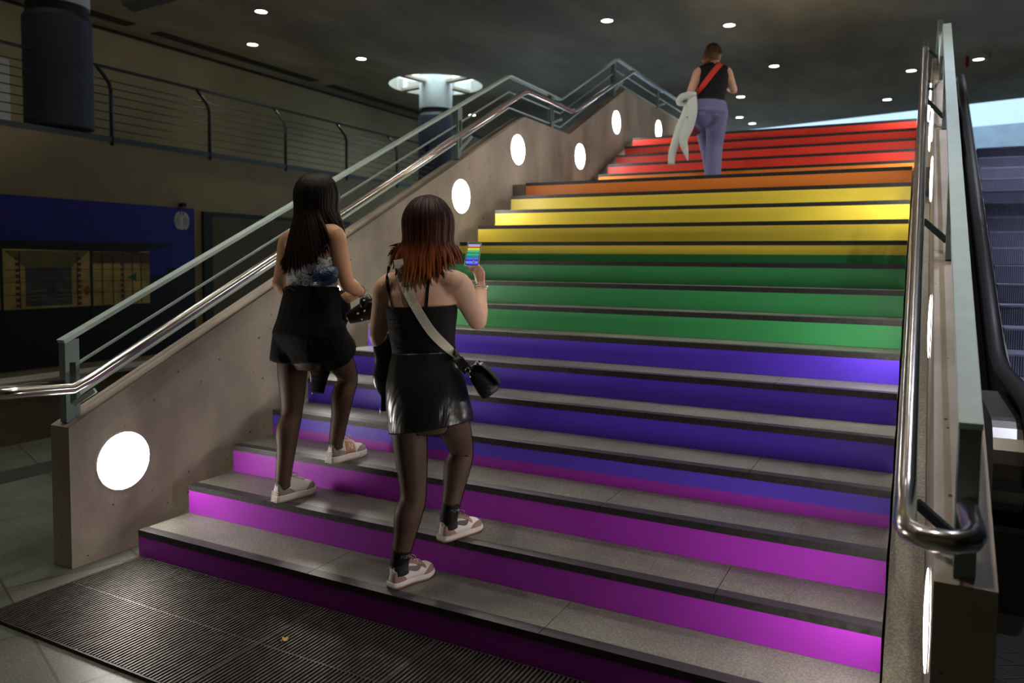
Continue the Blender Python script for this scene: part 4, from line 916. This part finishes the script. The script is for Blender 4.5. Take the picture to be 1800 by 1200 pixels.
# her pouch and dark jacket
t = empty('pouch', at(572, 500, dA-.16), 'small dark blue quilted pouch tucked under the arm of the long-haired woman', 'bag')
pc = at(572, 486, dA-.185); m_q = fabric('navy quilted nylon', (.010, .028, .075), .35, .5, .5, 26)
def pr2(a, w, h): return [pc+RX*a+UX*(w*math.cos(2*PI*i/18)+a*.22)+FW*(h*math.sin(2*PI*i/18)) for i in range(18)]
MB().rings([pr2(-.066, .020, .02), pr2(-.055, .038, .035), pr2(-.02, .048, .042), pr2(.025, .050, .042), pr2(.055, .040, .034), pr2(.064, .022, .02)]).build('pouch_body', m_q, t, smooth_=True)
MB().tube([pr2(a, .049, .040)[k] for a, k in ((-.05, 4), (-.02, 4), (.02, 4), (.05, 4))], .003, 6).build('zip', m_black, t)
MB().tube([pc-RX*.05+UX*.03, at(556, 455, dA-.12), at(575, 430, dA-.14)], .005, 6, sub=4).build('pouch_strap', m_q, t)
t = empty('dark_jacket', at(560, 690, dA+.2), 'black jacket carried by the long-haired woman, its end hanging between her knees', 'jacket')
MB().tube([at(596, 512, dA+.14), at(600, 524, dA+.11), at(604, 545, dA+.10), at(598, 560, dA+.14), at(580, 590, dA+.2), at(566, 640, dA+.24), at(560, 668, dA+.24), at(557, 690, dA+.24)], [.022, .040, .040, .045, .060, .058, .048, .040], 14, flat=.35, side=RX, sub=4).build('jacket_body', m_blk, t, smooth_=True)
MB().tube([at(546, 655, dA+.235), at(549, 692, dA+.235)], .004, 6).build('white_edge', m_white, t)
MB().ball(at(594, 545, dA+.04), .006, 8).build('gold_stud', M('gold', (.8, .55, .2), .25, 1.), t)

# ---- the woman near the top
dC = 8.55
root = empty('person', at(1247, 321, dC), 'woman in black sleeveless top and blue jeans near the top of the stairs', 'person')
root.location.z = ZL+.001
fC = V((.05, 1, 0)).normalized(); base = root.location.copy()
heelL, heelR = V((base.x-.04, YH+.06, ZH+.001)), base+V((.03, -.06, .0)); heelR.z += .004
J = dict(pel=at(1248, 199, dC), hipL=at(1235, 200, dC), hipR=at(1261, 200, dC), waist=at(1250, 172, dC), chest=at(1253, 146, dC), neck=at(1255, 118, dC), head=at(1255, 96, dC+.03),
         shL=at(1228, 127, dC), shR=at(1278, 127, dC), elL=at(1213, 164, dC-.02), wrL=at(1224, 182, dC+.14), elR=at(1290, 159, dC), wrR=at(1277, 150, dC+.20),
         knL=at(1240, 240, dC+.38), knR=at(1256, 254, dC+.05), anL=heelL+fC*.06+UP*.10, anR=heelR+fC*.06+UP*.10)
Cw = Figure(root, J, 1.0, 1.06)
Cw.body(skin_mat('pale skin', (.56, .33, .24)), dict(L=(V((.2, .9, -.1)), V((-.8, .1, .5)), V((.4, 0, .8)), 30, .92), R=(V((-.3, .9, .2)), V((.6, .3, .6)), V((-.5, 0, .8)), 30, .92)), voxel=.008, pelv=.74, thigh=.072, faceF=V((.25, 1, .05)), feet=(fC, fC), arm=.050)
eyes(Cw, m_iris)
b = MB(); b.rings([Cw.ring(t, .012) for t in (.22, .3, .4, .5, .6, .7, .8, .88, .94, 1.0)])
for sd in 'LR': b.tube([spine_at(Cw.sp, 1.0)+UP*.012, spine_at(Cw.sp, .985)*.45+J['sh'+sd]*.55+UP*.006, J['sh'+sd]*.92+J['chest']*.08+UP*.01], [.055, .062, .062], 14, sub=3)
me = remesh(b, .009, 5); Cw.addtree(me); link_mesh(me, 'sleeveless_top', m_blk, root)
b = MB(); b.rings([Cw.ring(t, o) for t, o in ((.27, .014), (.2, .014), (.1, .014), (0, .012), (-.08, .006), (-.14, -.01))])
for sd in 'LR':
    h, kn, an = J['hip'+sd], J['kn'+sd], J['an'+sd]; b.tube([h+UP*.02, h*.5+kn*.5, kn, kn*.5+an*.5, an-UP*.02], [.115, .108, .092, .088, .090], 18, sub=4); b.ball(h-UP*.035, .118); b.ball(h*.75+kn*.25, .112)
me = remesh(b, .009, 5); Cw.addtree(me); jn = link_mesh(me, 'jeans', fabric('washed blue denim', (.135, .135, .27), .8, .2, .8, 7, (1, 1, .5)), root)
for u in (1263, 1234): 
    p0, n0 = Cw.hit(u, 186, .002, dC); p1, _ = Cw.hit(u, 203, .002, dC); b = MB(); b.ribbon([p0, (p0+p1)/2, p1], [n0]*3, .07, .003); b.build('back_pocket', M('denim pocket', (.15, .15, .30), .8, var=.1, scale=30), jn)
c, R, F, U = Cw.hd; hm = hair_mat('brown tied hair', [(.1, (.13, .062, .026)), (.6, (.075, .036, .016)), (.9, (.05, .025, .013))])
b = MB(); c2 = c-F*.020+U*.012; b.ball(c2, (.088, .100, .112), 16, (R, F, U)); rnd = random.Random(3); bun = c-F*.095-U*.055-R*.03
for i in range(70):
    th = math.radians(rnd.uniform(-120, 120)); h = R*math.sin(th)-F*math.cos(th); z = rnd.uniform(.2, 1)
    p0 = c2+U*.112*math.cos(.9*z)+(R*(.088*math.sin(th))-F*(.1*math.cos(th)))*math.sin(.9*z); p1 = c2+(R*(.09*math.sin(th))-F*(.102*math.cos(th)))*1.02-U*.02
    b.tube([p0, p1, bun], [.006, .009, .006], 6, flat=.6, sub=4)
for i in range(26):
    a0 = rnd.uniform(0, 2*PI); r0 = rnd.uniform(.012, .036); ax = V((rnd.uniform(-1, 1), rnd.uniform(-1, 1), rnd.uniform(-1, 1))).normalized(); x = ax.orthogonal().normalized(); y = ax.cross(x)
    b.tube([bun+(x*math.cos(a0+j*.5)+y*math.sin(a0+j*.5))*r0+ax*(.02*math.sin(j)) for j in range(9)], .010, 6, sub=2)
for i in range(8): e = bun+V((rnd.uniform(-.05, .03), rnd.uniform(-.02, .02), rnd.uniform(-.10, -.04))); b.tube([bun, bun*.5+e*.5+R*.01, e], [.008, .008, .001], 6, sub=3)
b.build('hair', hm, root, smooth_=True)
b = MB(); bun = c-F*.088-U*.060-R*.045
for i in range(40):
    a0 = rnd.uniform(0, 2*PI); r0 = rnd.uniform(.022, .046); ax = V((rnd.uniform(-1, 1), rnd.uniform(-1, 1), rnd.uniform(-1, 1))).normalized(); x = ax.orthogonal().normalized(); y = ax.cross(x)
    b.tube([bun+(x*math.cos(a0+j*.5)+y*math.sin(a0+j*.5))*r0+ax*(.02*math.sin(j)) for j in range(9)], .009, 6, sub=2)
b.build('hair_bun', M('light brown hair', (.19, .095, .042), .5, spec=.2, var=.5, scale=30), root, smooth_=True)
for sd, hl_ in (('L', heelL), ('R', heelR)): Shoe(Cw, hl_, fC, 1 if sd == 'R' else -1, .25, (M('pink canvas', (.6, .4, .38), .7) if sd == 'R' else m_white, m_white, m_white, m_cream, m_cream, m_white), 'court')
t = empty('red_bag', at(1222, 236, dC+.22), 'dark red bag on a bright red strap worn by the woman near the top', 'bag')
m_red = M('red webbing', (.62, .03, .02), .6)
Cw.strap('red_strap', [(1267, 112), (1258, 122), (1247, 136), (1238, 148), (1228, 162)], .060, .004, m_red, off=.006, parent=t, d=dC-.1)
pc = at(1220, 226, dC+.20)
MB().rings([[pc+RX*x*w+FW*y*.05+UX*z for x, y in ((-1,-1),(1,-1),(1,1),(-1,1))] for z, w in ((.07, .04), (.055, .065), (-.05, .075), (-.062, .06))]).build('bag_body', M('dark red leather', (.20, .012, .018), .5), t, bevel=.01)
t = empty('grey_jacket', at(1185, 290, dC-.02), 'pale grey jacket draped over the left arm of the woman near the top', 'jacket')
m_pg2 = fabric('pale grey cotton', (.50, .54, .52), .8, .2, .8, 8, (1.3, 1.3, .5)); dj = dC-.08
MB().tube([at(1221, 166, dj), at(1208, 168, dj-.02), at(1197, 172, dj-.01), at(1194, 181, dj), at(1204, 183, dj)], [.045, .058, .055, .046, .03], 14, flat=.7, sub=4).build('collar_bundle', m_pg2, t, smooth_=True)
MB().tube([at(1212, 178, dj), at(1209, 200, dj-.02), at(1198, 222, dj-.02), at(1188, 248, dj-.01), at(1181, 272, dj), at(1180, 289, dj)], [.055, .066, .058, .046, .040, .036], 14, flat=.5, side=RX, sub=4).build('sleeve', m_pg2, t, smooth_=True)
MB().tube([at(1217, 170, dj-.03), at(1216, 195, dj-.05), at(1210, 222, dj-.05), at(1201, 245, dj-.04), at(1205, 265, dj-.03), at(1209, 282, dj-.03)], [.050, .062, .060, .050, .032, .005], 14, flat=.45, side=RX, sub=4).build('front_panel', m_pg2, t, smooth_=True)
MB().ball(at(1208, 206, dj-.09), .008, 8).build('button', m_dark, t)
